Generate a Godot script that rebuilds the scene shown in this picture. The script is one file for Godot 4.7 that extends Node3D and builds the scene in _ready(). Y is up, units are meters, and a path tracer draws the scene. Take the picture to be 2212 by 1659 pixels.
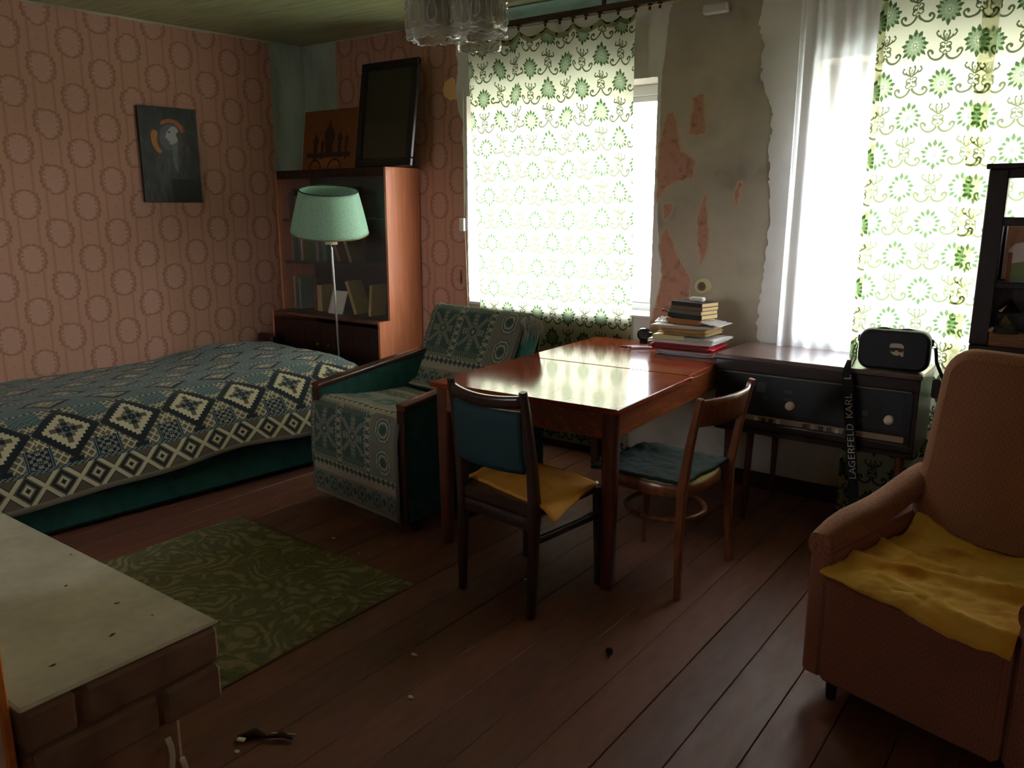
extends Node3D

var rng := RandomNumberGenerator.new()
var noise := FastNoiseLite.new()
var mats := {}


# ---------------------------------------------------------------- mesh building
class MB:
	var st := SurfaceTool.new()

	func _init(smooth := false) -> void:
		st.begin(Mesh.PRIMITIVE_TRIANGLES)
		st.set_smooth_group(0 if smooth else -1)

	func tri(a: Vector3, b: Vector3, c: Vector3, ua := Vector2.ZERO, ub := Vector2.ZERO, uc := Vector2.ZERO) -> void:
		for q in [[a, ua], [c, uc], [b, ub]]:
			st.set_uv(q[1])
			st.add_vertex(q[0])

	func quad(a: Vector3, b: Vector3, c: Vector3, d: Vector3, ua := Vector2.ZERO, ub := Vector2.ZERO, uc := Vector2.ZERO, ud := Vector2.ZERO) -> void:
		tri(a, b, c, ua, ub, uc)
		tri(a, c, d, ua, uc, ud)

	func face(p: Array, out: Vector3, uv := []) -> void:
		var n: Vector3 = (p[1] - p[0]).cross(p[2] - p[0])
		for i in range(1, p.size() - 1):
			var u0: Vector2 = uv[0] if uv else Vector2.ZERO
			var u1: Vector2 = uv[i] if uv else Vector2.ZERO
			var u2: Vector2 = uv[i + 1] if uv else Vector2.ZERO
			if n.dot(out) >= 0:
				tri(p[0], p[i], p[i + 1], u0, u1, u2)
			else:
				tri(p[0], p[i + 1], p[i], u0, u2, u1)

	# a box with chamfered edges; c centre, s full size
	func box(c: Vector3, s: Vector3, b := 0.0, t := Transform3D.IDENTITY) -> MB:
		var h := s * 0.5
		b = minf(b, minf(h.x, minf(h.y, h.z)) * 0.9)
		var P := {}
		for sx in [-1, 1]:
			for sy in [-1, 1]:
				for sz in [-1, 1]:
					var k := Vector3i(sx, sy, sz)
					P[k] = [
						t * (c + Vector3(sx * h.x, sy * (h.y - b), sz * (h.z - b))),
						t * (c + Vector3(sx * (h.x - b), sy * h.y, sz * (h.z - b))),
						t * (c + Vector3(sx * (h.x - b), sy * (h.y - b), sz * h.z))]
		var mid := t * c
		for ax in 3:
			for s1 in [-1, 1]:
				var f := []
				for q in [[-1, -1], [1, -1], [1, 1], [-1, 1]]:
					var k := Vector3i.ZERO
					k[ax] = s1
					k[(ax + 1) % 3] = q[0]
					k[(ax + 2) % 3] = q[1]
					f.append(P[k][ax])
				face(f, (f[0] + f[2]) * 0.5 - mid)
		if b > 0:
			for ax in 3:
				for q in [[-1, -1], [1, -1], [1, 1], [-1, 1]]:
					var a1 := (ax + 1) % 3
					var a2 := (ax + 2) % 3
					var k := Vector3i.ZERO
					k[a1] = q[0]
					k[a2] = q[1]
					k[ax] = -1
					var k2 := k
					k2[ax] = 1
					var f := [P[k][a1], P[k2][a1], P[k2][a2], P[k][a2]]
					face(f, (f[0] + f[2]) * 0.5 - mid)
			for k in P:
				face(P[k], P[k][0] - mid)
		return self

	func tube(path: Array, r, seg := 8, caps := true) -> MB:
		var rings := []
		var n := path.size()
		var side := Vector3.ZERO
		for i in n:
			var d: Vector3 = (path[mini(i + 1, n - 1)] - path[maxi(i - 1, 0)]).normalized()
			if side == Vector3.ZERO:
				side = d.cross(Vector3.UP if absf(d.y) < 0.9 else Vector3.RIGHT).normalized()
			side = (side - d * side.dot(d)).normalized()
			var up := side.cross(d)
			var rr: float = r[i] if r is Array else r
			var ring := []
			for k in seg:
				var a := TAU * k / seg
				ring.append(path[i] + (side * cos(a) + up * sin(a)) * rr)
			rings.append(ring)
		for i in n - 1:
			for k in seg:
				var k2 := (k + 1) % seg
				var m: Vector3 = (path[i] + path[i + 1]) * 0.5
				var f := [rings[i][k], rings[i][k2], rings[i + 1][k2], rings[i + 1][k]]
				face(f, (f[0] + f[1] + f[2] + f[3]) * 0.25 - m, [Vector2(float(k) / seg, i), Vector2(float(k + 1) / seg, i), Vector2(float(k + 1) / seg, i + 1), Vector2(float(k) / seg, i + 1)])
		if caps:
			st.set_smooth_group(-1)
			face(rings[0], path[0] - path[1])
			face(rings[n - 1], path[n - 1] - path[n - 2])
			st.set_smooth_group(0)
		return self

	# profile of Vector2(radius, y) turned about y
	func lathe(p: Array, seg := 24, t := Transform3D.IDENTITY, squash := Vector2.ONE) -> MB:
		for i in p.size() - 1:
			for k in seg:
				var a := TAU * k / seg
				var b := TAU * (k + 1) / seg
				var q := []
				for w in [[p[i], a], [p[i], b], [p[i + 1], b], [p[i + 1], a]]:
					q.append(t * Vector3(w[0].x * cos(w[1]) * squash.x, w[0].y, -w[0].x * sin(w[1]) * squash.y))
				var u0 := float(k) / seg
				var u1 := float(k + 1) / seg
				var v0 := float(i) / (p.size() - 1)
				var v1 := float(i + 1) / (p.size() - 1)
				if p[i].x > 1e-5:
					tri(q[0], q[1], q[2], Vector2(u0, v0), Vector2(u1, v0), Vector2(u1, v1))
				if p[i + 1].x > 1e-5:
					tri(q[0], q[2], q[3], Vector2(u0, v0), Vector2(u1, v1), Vector2(u0, v1))
		return self

	# f(u, v) -> Vector3; front is du x dv; thick > 0 makes a closed shell
	func sheet(nu: int, nv: int, f: Callable, uvs := Vector2.ONE, thick := 0.0, uvo := Vector2.ZERO) -> MB:
		var P := []
		for i in nu + 1:
			var col := PackedVector3Array()
			for j in nv + 1:
				col.append(f.call(float(i) / nu, float(j) / nv))
			P.append(col)
		var Q := []
		if thick > 0:
			for i in nu + 1:
				var col := PackedVector3Array()
				for j in nv + 1:
					var n: Vector3 = (P[mini(i + 1, nu)][j] - P[maxi(i - 1, 0)][j]).cross(P[i][mini(j + 1, nv)] - P[i][maxi(j - 1, 0)]).normalized()
					col.append(P[i][j] - n * thick)
				Q.append(col)
		for i in nu:
			for j in nv:
				var a := Vector2(float(i) / nu, float(j) / nv) * uvs + uvo
				var c := Vector2(float(i + 1) / nu, float(j + 1) / nv) * uvs + uvo
				var b := Vector2(c.x, a.y)
				var d := Vector2(a.x, c.y)
				quad(P[i][j], P[i + 1][j], P[i + 1][j + 1], P[i][j + 1], a, b, c, d)
				if thick > 0:
					quad(Q[i][j + 1], Q[i + 1][j + 1], Q[i + 1][j], Q[i][j], d, c, b, a)
		if thick > 0:
			for i in nu:
				quad(P[i + 1][0], P[i][0], Q[i][0], Q[i + 1][0])
				quad(P[i][nv], P[i + 1][nv], Q[i + 1][nv], Q[i][nv])
			for j in nv:
				quad(P[0][j], P[0][j + 1], Q[0][j + 1], Q[0][j])
				quad(P[nu][j + 1], P[nu][j], Q[nu][j], Q[nu][j + 1])
		return self

	# polygon in the xy plane of t, from z = 0 to z = depth
	func extrude(poly: PackedVector2Array, depth: float, t := Transform3D.IDENTITY, uvs := 1.0) -> MB:
		if Geometry2D.is_polygon_clockwise(poly):
			poly = poly.duplicate()
			poly.reverse()
		var ix := Geometry2D.triangulate_polygon(poly)
		for i in range(0, ix.size(), 3):
			var a := poly[ix[i]]
			var b := poly[ix[i + 1]]
			var c := poly[ix[i + 2]]
			face([t * Vector3(a.x, a.y, depth), t * Vector3(b.x, b.y, depth), t * Vector3(c.x, c.y, depth)], t.basis.z, [a * uvs, b * uvs, c * uvs])
			face([t * Vector3(a.x, a.y, 0), t * Vector3(b.x, b.y, 0), t * Vector3(c.x, c.y, 0)], -t.basis.z, [a * uvs, b * uvs, c * uvs])
		for i in poly.size():
			var a := poly[i]
			var b := poly[(i + 1) % poly.size()]
			var out := t.basis * Vector3(b.y - a.y, a.x - b.x, 0)
			face([t * Vector3(a.x, a.y, 0), t * Vector3(b.x, b.y, 0), t * Vector3(b.x, b.y, depth), t * Vector3(a.x, a.y, depth)], out, [a * uvs, b * uvs, b * uvs, a * uvs])
		return self

	# rectangular bar with clipped corners along a path; side is the direction of its width
	func beam(path: Array, w, d, side: Vector3) -> MB:
		var rings := []
		var n := path.size()
		for i in n:
			var dir: Vector3 = (path[mini(i + 1, n - 1)] - path[maxi(i - 1, 0)]).normalized()
			var s := (side - dir * side.dot(dir)).normalized()
			var t := dir.cross(s)
			var a: float = (w[i] if w is Array else w) * 0.5
			var b: float = (d[i] if d is Array else d) * 0.5
			var c := minf(a, b) * 0.3
			var ring := []
			for q in [[a, b - c], [a - c, b], [c - a, b], [-a, b - c], [-a, c - b], [c - a, -b], [a - c, -b], [a, c - b]]:
				ring.append(path[i] + s * q[0] + t * q[1])
			rings.append(ring)
		return loft(rings)

	# closed rings joined one to the next, with flat ends
	func loft(rings: Array, caps := true) -> MB:
		var n := rings.size()
		var k: int = rings[0].size()
		var mids := []
		for r in rings:
			var m := Vector3.ZERO
			for p in r:
				m += p
			mids.append(m / k)
		for i in n - 1:
			for j in k:
				var j2 := (j + 1) % k
				var f := [rings[i][j], rings[i][j2], rings[i + 1][j2], rings[i + 1][j]]
				var o: Vector3 = (f[0] + f[1] + f[2] + f[3]) * 0.25 - (mids[i] + mids[i + 1]) * 0.5
				if mids[i].distance_to(mids[i + 1]) < 1e-4:
					o = (f[0] + f[3]) * 0.5 - (f[1] + f[2]) * 0.5
				var u0 := float(j) / k
				var u1 := float(j + 1) / k
				face(f, o, [Vector2(u0, i), Vector2(u1, i), Vector2(u1, i + 1), Vector2(u0, i + 1)])
		if caps:
			st.set_smooth_group(-1)
			face(rings[0], mids[0] - mids[1])
			face(rings[n - 1], mids[n - 1] - mids[n - 2])
			st.set_smooth_group(0)
		return self

	# rounded slab: outline in xy with corner radius r, edges rounded by e, from z0 to z1
	func pad(w: float, h: float, r: float, z0: float, z1: float, e: float, t := Transform3D.IDENTITY, taper := 0.0) -> MB:
		var rings := []
		for q in [[z0, e], [z0 + e * 0.3, e * 0.3], [z0 + e, 0.0], [z1 - e, 0.0], [z1 - e * 0.3, e * 0.3], [z1, e]]:
			var ring := []
			for c in 4:
				for k in 7:
					var a := PI / 2 * (c + k / 6.0)
					var sx: float = [1, -1, -1, 1][c]
					var sy: float = [1, 1, -1, -1][c]
					var y: float = sy * (h / 2 - r) + (r - q[1]) * sin(a)
					var x: float = sx * (w / 2 - r) + (r - q[1]) * cos(a)
					x *= 1.0 - taper * (y / h + 0.5)
					ring.append(t * Vector3(x, y, q[0]))
			rings.append(ring)
		return loft(rings)

	func mesh() -> ArrayMesh:
		st.generate_normals()
		return st.commit()


# ---------------------------------------------------------------- scene tree
func thing(called: String, label: String, category: String, at := Vector3.ZERO, turn := 0.0, group := "") -> Node3D:
	var o := Node3D.new()
	o.name = called
	add_child(o, true)
	o.position = at
	o.rotation.y = turn
	tag(o, label, category, group)
	return o


func tag(o: Node3D, label: String, category := "", group := "", kind := "") -> void:
	o.set_meta("label", label)
	if category:
		o.set_meta("category", category)
	if group:
		o.set_meta("group", group)
	if kind:
		o.set_meta("kind", kind)


func part(called: String, m, material: Material, parent: Node = self) -> MeshInstance3D:
	var o := MeshInstance3D.new()
	o.name = called
	o.mesh = m.mesh() if m is MB else m
	o.material_override = material
	parent.add_child(o, true)
	return o


func struct(called: String, label: String) -> Node3D:
	var o := Node3D.new()
	o.name = called
	add_child(o, true)
	tag(o, label, called.split("_")[0], "", "structure")
	return o


func single(called: String, m, material: Material, label: String, category: String, group := "") -> MeshInstance3D:
	var o := part(called, m, material)
	tag(o, label, category, group)
	return o


# ---------------------------------------------------------------- materials
func C(r: int, g: int, b: int) -> Color:
	return Color(r / 255.0, g / 255.0, b / 255.0)


func M(c: Color, rough := 0.8, o := {}) -> StandardMaterial3D:
	var m := StandardMaterial3D.new()
	m.albedo_color = c
	m.roughness = rough
	m.metallic_specular = o.get("spec", 0.5)
	m.metallic = o.get("metal", 0.0)
	if o.has("tex"):
		m.albedo_texture = o.tex
	if o.has("tri"):
		m.uv1_triplanar = true
		m.uv1_scale = o.tri
		m.uv1_offset = o.get("off", Vector3.ZERO)
	elif o.has("scale"):
		m.uv1_scale = o.scale
	if o.has("bump"):
		m.heightmap_enabled = true
		m.heightmap_texture = o.bump
		m.heightmap_scale = o.get("h", 0.1)
	if o.has("rough_tex"):
		m.roughness_texture = o.rough_tex
	if o.has("back"):
		m.backlight_enabled = true
		m.backlight = o.back
	if o.has("coat"):
		m.clearcoat_enabled = true
		m.clearcoat = o.coat
		m.clearcoat_roughness = o.get("coat_rough", 0.1)
	if o.has("rim"):
		m.rim_enabled = true
		m.rim = o.rim
		m.rim_tint = 0.6
	if o.has("alpha"):
		m.transparency = BaseMaterial3D.TRANSPARENCY_ALPHA
		m.albedo_color.a = o.alpha
	if o.has("glass"):
		m.refraction_enabled = true
		m.refraction_scale = 0.05
		m.albedo_color.a = 0.0
	m.cull_mode = BaseMaterial3D.CULL_DISABLED
	return m


func ntex(seed_: int, freq: float, ramp: Array, w := 256, h := 256, oct := 4, kind := FastNoiseLite.TYPE_SIMPLEX_SMOOTH) -> NoiseTexture2D:
	var n := FastNoiseLite.new()
	n.seed = seed_
	n.noise_type = kind
	n.frequency = freq
	n.fractal_octaves = oct
	var t := NoiseTexture2D.new()
	t.width = w
	t.height = h
	t.seamless = true
	t.seamless_blend_skirt = 0.25
	t.noise = n
	var g := Gradient.new()
	var offs := PackedFloat32Array()
	var cols := PackedColorArray()
	for i in ramp.size():
		offs.append(float(i) / (ramp.size() - 1))
		var v = ramp[i]
		cols.append(v if v is Color else Color(v, v, v))
	g.offsets = offs
	g.colors = cols
	t.color_ramp = g
	return t


func itex(im: Image) -> ImageTexture:
	return ImageTexture.create_from_image(im)


# filled shape on a wrapping image: shape "lens" is a pointed petal, "ell" an ellipse
func blob(im: Image, cx: float, cy: float, rx: float, ry: float, rot: float, c: Color, lens := false) -> void:
	var w := im.get_width()
	var h := im.get_height()
	var r := ceili(maxf(rx, ry)) + 1
	var co := cos(rot)
	var si := sin(rot)
	for y in range(floori(cy) - r, ceili(cy) + r + 1):
		for x in range(floori(cx) - r, ceili(cx) + r + 1):
			var dx := x - cx
			var dy := y - cy
			var a := (dx * co + dy * si) / rx
			var b := (-dx * si + dy * co) / ry
			if (absf(b) < 1.0 - a * a) if lens else (a * a + b * b < 1.0):
				im.set_pixel(posmod(x, w), posmod(y, h), c)


func stroke(im: Image, pts: Array, r0: float, r1: float, c: Color) -> void:
	for i in pts.size() - 1:
		var a: Vector2 = pts[i]
		var b: Vector2 = pts[i + 1]
		var n := maxi(1, ceili(a.distance_to(b)))
		for k in n:
			var t := (i + float(k) / n) / (pts.size() - 1)
			var p := a.lerp(b, float(k) / n)
			var r := lerpf(r0, r1, t)
			blob(im, p.x, p.y, r, r, 0.0, c)


func arc(cx: float, cy: float, r: float, a0: float, a1: float, n := 10, grow := 0.0) -> Array:
	var out := []
	for i in n + 1:
		var a := lerpf(a0, a1, float(i) / n)
		var rr := r + grow * i / n
		out.append(Vector2(cx + rr * cos(a), cy + rr * sin(a)))
	return out


func nz(x: float, y: float, z := 0.0) -> float:
	return noise.get_noise_3d(x, y, z)


# ---------------------------------------------------------------- printed patterns
func tex_wallpaper() -> ImageTexture:
	# one repeat, 0.345 m wide and 0.32 m high
	var w := 276
	var h := 256
	var im := Image.create(w, h, false, Image.FORMAT_RGB8)
	var base := C(200, 150, 129)
	var n := FastNoiseLite.new()
	n.frequency = 0.06
	for y in h:
		for x in w:
			var u := float(x) / w
			var k := sin(u * TAU * 26.0) * 0.008
			for q in [0.25, 0.75]:
				var dx: float = (u - q) * 0.345
				for s in [-0.052, 0.052]:
					var e := absf(dx - s)
					if e < 0.012:
						k -= 0.075 * (1.0 - e / 0.012)
			k += n.get_noise_2d(x, y) * 0.015
			im.set_pixel(x, y, Color(base.r + k * 0.95, base.g + k, base.b + k * 1.05))
	# scroll-leaf medallions on the chequer
	var leaf := C(165, 117, 94)
	var soft := C(185, 136, 113)
	var inner := C(203, 155, 138)
	for q in [[69.0, 64.0], [207.0, 192.0]]:
		var cx: float = q[0]
		var cy: float = q[1]
		blob(im, cx, cy, 50, 62, 0, inner)
		for sx in [-1.0, 1.0]:
			for sy in [-1.0, 1.0]:
				for e in [[57.0, 15.0, 8.0, 15.0, 0.10], [48.0, 38.0, 7.5, 14.0, 0.55], [32.0, 56.0, 11.0, 5.0, -0.5], [13.0, 65.0, 12.0, 4.2, -0.12]]:
					blob(im, cx + sx * e[0], cy + sy * e[1], e[2] + 2.0, e[3] + 2.0, -e[4] * sx * sy if e[3] > e[2] else e[4] * -sx * sy * -1.0, soft)
					blob(im, cx + sx * e[0], cy + sy * e[1], e[2], e[3], -e[4] * sx * sy if e[3] > e[2] else e[4] * -sx * sy * -1.0, leaf)
					blob(im, cx + sx * (e[0] - 2.0), cy + sy * (e[1] - 2.0), e[2] * 0.4, e[3] * 0.5, 0, soft)
				blob(im, cx + sx * 41, cy + sy * 12, 4.5, 4.5, 0, leaf)
				blob(im, cx + sx * 41, cy + sy * 12, 2.0, 2.0, 0, inner)
				blob(im, cx + sx * 44, cy + sy * 28, 5, 5, 0, soft)
				blob(im, cx + sx * 22, cy + sy * 48, 5, 4, 0, soft)
		for k in 26:
			var a := k * 2.399
			var r := 5.0 * sqrt(float(k)) + 3.0
			blob(im, cx + r * cos(a), cy + r * 1.25 * sin(a), 2.0 + k % 3, 1.6, a, C(192, 140, 118))
		for s in [-1.0, 1.0]:
			blob(im, cx, fposmod(cy + 128.0, 256.0), 3, 4, 0, leaf)
	return itex(im)


func tex_curtain() -> ImageTexture:
	# one repeat, 0.236 m wide and 0.29 m high: two flowers and two pairs of scrolls
	var w := 236
	var h := 290
	var im := Image.create(w, h, false, Image.FORMAT_RGB8)
	im.fill(C(214, 212, 184))
	var dark := C(70, 90, 55)
	var mid := C(140, 156, 120)
	var pale := C(178, 188, 158)
	var olive := C(88, 96, 64)
	for q in [[59.0, 72.0], [177.0, 217.0]]:
		var cx: float = q[0]
		var cy: float = q[1]
		for i in 14:
			var a := TAU * i / 14.0 - PI / 2
			var l := 50.0 if i == 0 or i == 7 else 41.0 + 6.0 * (i % 2)
			l *= 1.0 + 0.14 * absf(sin(a))
			blob(im, cx + cos(a) * l * 0.68, cy + sin(a) * l * 0.68, l * 0.46, 9.0, a, dark, true)
		for i in 14:
			var a := TAU * (i + 0.5) / 14.0 - PI / 2
			blob(im, cx + cos(a) * 26, cy + sin(a) * 29, 19, 6.5, a, mid, true)
		blob(im, cx, cy, 22, 28, 0, mid)
		for i in 10:
			var a := TAU * i / 10.0
			blob(im, cx + cos(a) * 12, cy + sin(a) * 15, 8.5, 2.6, a, pale, true)
		blob(im, cx, cy + 2, 7, 11, 0, dark)
		blob(im, cx, cy + 2, 4.6, 8.2, 0, C(214, 220, 180))
		blob(im, cx, cy + 5, 2.2, 2.8, 0, dark)
	# the scrollwork stands on the free places of the chequer
	for q in [[177.0, 72.0], [59.0, 217.0]]:
		var cx: float = q[0]
		var cy: float = q[1]
		for s in [-1.0, 1.0]:
			var f := func(p: Array) -> Array:
				return p.map(func(v): return Vector2(cx + v.x * s, cy + v.y))
			# open loops in the middle
			stroke(im, f.call(arc(11, -8, 9, 2.4, -3.0)), 2.8, 2.3, olive)
			stroke(im, f.call(arc(11, 12, 10, -2.2, 3.0)), 2.8, 2.3, olive)
			stroke(im, f.call(arc(13, 2, 6, -1.5, 1.5)), 2.5, 2.5, olive)
			# big hooked scrolls that leave downwards and outwards
			stroke(im, f.call(arc(34, 22, 30, 2.9, 0.4, 14)), 4.7, 3.7, olive)
			stroke(im, f.call(arc(54, 26, 10, 0.5, -3.4, 12, -3.0)), 4.0, 5.3, olive)
			# upper stems with buds
			stroke(im, f.call([Vector2(3, -22), Vector2(9, -38), Vector2(12, -50), Vector2(10, -58)]), 3.4, 2.5, olive)
			blob(im, cx + 9 * s, cy - 60, 4.4, 4.4, 0, olive)
			stroke(im, f.call([Vector2(6, -26), Vector2(20, -36), Vector2(32, -42), Vector2(38, -52), Vector2(34, -60)]), 3.7, 2.5, olive)
			blob(im, cx + 33 * s, cy - 60, 4.2, 4.2, 0, olive)
			stroke(im, f.call([Vector2(20, -36), Vector2(24, -46)]), 3.1, 1.9, olive)
		blob(im, cx, cy - 40, 12, 4.5, PI / 2, olive, true)
		blob(im, cx, cy - 40, 7, 2.2, PI / 2, pale, true)
		blob(im, cx, cy - 24, 4, 3, 0, olive)
	return itex(im)


func up(im: Image, k: int) -> ImageTexture:
	im.resize(im.get_width() * k, im.get_height() * k, Image.INTERPOLATE_NEAREST)
	return itex(im)


func tex_bedspread() -> ImageTexture:
	# woven cells of 5 mm: one repeat of 0.30 m along the bed, 1.90 m from the hem (bottom row) to the wall
	var w := 60
	var h := 380
	var im := Image.create(w, h, false, Image.FORMAT_RGB8)
	var cream := C(196, 184, 150)
	var dark := C(14, 26, 30)
	var brown := C(92, 80, 64)
	var grey := C(120, 122, 116)
	var teal := C(68, 98, 94)
	var blue := C(112, 124, 126)
	for v in h:
		for u in w:
			var c := grey
			var y := h - 1 - v
			if v < 5:
				c = C(130, 122, 104)
			elif v < 29:
				# crosses and lozenges
				var a := absi(posmod(u, 30) - 15)
				var b := absi(v - 17)
				var o := a + b
				var x := absi((15 - a) - b)
				c = brown
				if o < 3: c = dark
				elif o < 6: c = cream
				elif o < 8: c = brown
				elif o < 11: c = dark
				elif o < 14: c = brown
				if x < 3 and o > 12: c = cream
				elif x < 4 and o > 12: c = dark
			elif v < 32:
				c = dark if (u / 2 + v) % 3 == 0 else blue
			elif v < 96:
				var a := absi(u - 30)
				var b := absi(v - 64)
				var d := a + b
				if d < 31:
					if d >= 25: c = dark
					else:
						# stepped cream ring round a dark heart with a cross
						var sa := a / 3
						var sb := b / 3
						var sd := sa + sb
						if sd >= 7: c = dark
						elif sd >= 5: c = cream
						elif sd == 4: c = brown if sa * sb == 0 else cream
						elif sd == 3: c = brown
						elif sd == 2: c = blue if sa == 1 else dark
						else: c = dark
						if a < 1 and b < 1: c = cream
						if sd <= 3 and (a == 4 or b == 4) and absi(a - b) < 4: c = grey
				else:
					var aa := 30 - a
					if aa + b < 5: c = cream if aa + b < 2 else (blue if aa + b < 4 else dark)
					elif v < 64:
						# latticed triangle below with a dark motif in it
						c = cream if (u + v) % 8 < 2 or posmod(u - v, 8) < 2 else C(104, 92, 74)
						if aa < 13 and v < 50:
							c = dark if (aa / 3 + v / 3) % 2 == 0 else grey
							if aa % 5 == 1 and v % 4 == 1: c = cream
							if aa > 8: c = blue if u % 2 == 0 else dark
					else:
						c = cream if (u + v) % 8 < 2 or posmod(u - v, 8) < 2 else C(104, 92, 74)
						if aa < 14 and v > 75:
							c = teal if (u / 2 + v / 2) % 2 == 0 else blue
							if (u * 7 + v * 3) % 11 == 0: c = dark
				if a < 7 and (v < 36 or v > 92): c = dark
			else:
				# farther in: small outlined lozenges on a teal and grey ground
				var vv := posmod(v - 96, 44)
				var a := absi(posmod(u + 30 * (((v - 96) / 44) % 2), 60) - 30)
				var b := absi(vv - 22)
				var d := a * 2 / 3 + b
				c = teal if (u / 2 + v / 2) % 2 == 0 else blue
				if (u * 5 + v * 3) % 7 == 0: c = grey
				if d < 6: c = dark if d < 2 else cream
				elif d < 9: c = brown
				elif d < 12: c = cream if (u + v) % 2 == 0 else grey
				elif d < 17: c = dark
				elif d < 20: c = brown if (u + v) % 3 == 0 else grey
				if vv < 2: c = dark if u % 6 < 3 else cream
			if (u + v) % 2 == 0:
				c = c.darkened(0.06)
			im.set_pixel(u, y, c)
	return up(im, 4)


func tex_throw() -> ImageTexture:
	# tapestry throw, cells of 5 mm: 0.68 m wide, 0.80 m repeat
	var w := 136
	var h := 160
	var im := Image.create(w, h, false, Image.FORMAT_RGB8)
	var base := C(116, 110, 92)
	var green := C(56, 82, 70)
	var dk := C(44, 62, 52)
	var tan := C(150, 134, 110)
	for v in h:
		for u in w:
			var c := base
			var x := u
			var edge := mini(u, w - 1 - u)
			if v < 3:
				c = tan
			elif v < 25:
				# rosettes
				var a := posmod(u, 23) - 11
				var b := v - 14
				var r := sqrt(float(a * a + b * b))
				var ang := atan2(b, a)
				if r < 8.0 + 1.5 * cos(ang * 8.0): c = green
				if r < 5.0 + 1.0 * cos(ang * 8.0 + 1.0): c = base
				if r < 2.6: c = dk
				if absi(a) > 9 and absi(b) < 4: c = dk
			elif v < 38:
				c = tan
				if v > 30 and absi(posmod(u, 7) - 3) + absi(v - 34) < 4: c = dk
			elif v < 100:
				# two panels with big stars, a narrow flowered band between
				x = posmod(u - 4, 46)
				var y := v - 69
				var a := absi(x - 20)
				if x < 41:
					var b := absi(y)
					c = green.darkened(0.12)
					if a > 17 or b > 27: c = tan if (u / 2 + v / 2) % 2 else green
					elif a + b < 6: c = tan if a + b < 3 else dk
					elif absi(a - b) < 4 and b < 17: c = base if (a + b) % 4 < 3 else green
					elif a < 4 and b < 21: c = base if b % 4 < 3 else green
					elif b < 4 and a < 16: c = base if a % 4 < 3 else green
					elif b > 21 and (a * 2 + b) % 6 < 2: c = base
					elif absi(a - b) < 6 and b < 17: c = dk
				else:
					c = tan if posmod(v, 8) < 4 else green
				if u > 98:
					var a2 := absi(u - 116)
					var b2 := absi(posmod(v - 38, 31) - 15)
					var r2 := sqrt(float(a2 * a2) * 1.3 + b2 * b2)
					c = base.darkened(0.1)
					if r2 < 13: c = green if int(r2) % 4 < 2 else tan
					if r2 < 4: c = dk
			elif v < 112:
				c = tan
				if absi(posmod(u, 8) - 4) + absi(v - 106) < 4: c = dk
			else:
				var a := posmod(u, 44) - 22
				var b := v - 136
				var q := maxi(maxi(absi(a), absi(b)), (absi(a) + absi(b)) * 7 / 10)
				if q < 13: c = green
				if q < 9: c = green.lightened(0.12) if (u + v) % 3 else dk
				if q < 4: c = base
				if absi(a) > 18 and absi(b) < 5: c = green
			if edge < 3: c = base.darkened(0.25)
			var k := 0.05 if (u + v) % 2 == 0 else -0.03
			im.set_pixel(u, v, c.darkened(k) if k > 0 else c.lightened(-k))
	return up(im, 4)


func tex_rug() -> ImageTexture:
	# carpet with large marbled feather swirls
	var w := 512
	var h := 512
	var im := Image.create(w, h, false, Image.FORMAT_RGB8)
	var a := FastNoiseLite.new()
	a.seed = 3
	a.frequency = 0.006
	a.fractal_octaves = 2
	var b := FastNoiseLite.new()
	b.seed = 8
	b.frequency = 0.02
	var green := C(104, 100, 68)
	var olive := C(120, 111, 78)
	var cream := C(142, 131, 98)
	var eyes := [Vector2(130, 150), Vector2(380, 120), Vector2(300, 340), Vector2(90, 400), Vector2(460, 420)]
	for y in h:
		for x in w:
			var p := Vector2(x, y)
			var best := 1e9
			var e := Vector2.ZERO
			for q in eyes:
				var d := p.distance_squared_to(q)
				if d < best:
					best = d
					e = q
			var r := sqrt(best)
			var ang := (p - e).angle()
			var n := a.get_noise_2d(x, y)
			var s := sin(r * 0.19 + ang * 2.0 + n * 16.0 + b.get_noise_2d(x, y) * 2.0)
			var t := sin(ang * 4.0 - r * 0.045 + n * 9.0)
			var c := green
			if s + 0.8 * t > 0.75: c = cream
			elif s + 0.8 * t > 0.1: c = olive
			if b.get_noise_2d(x * 3.0, y * 3.0) > 0.35: c = c.darkened(0.18)
			im.set_pixel(x, y, c)
	return itex(im)


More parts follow.
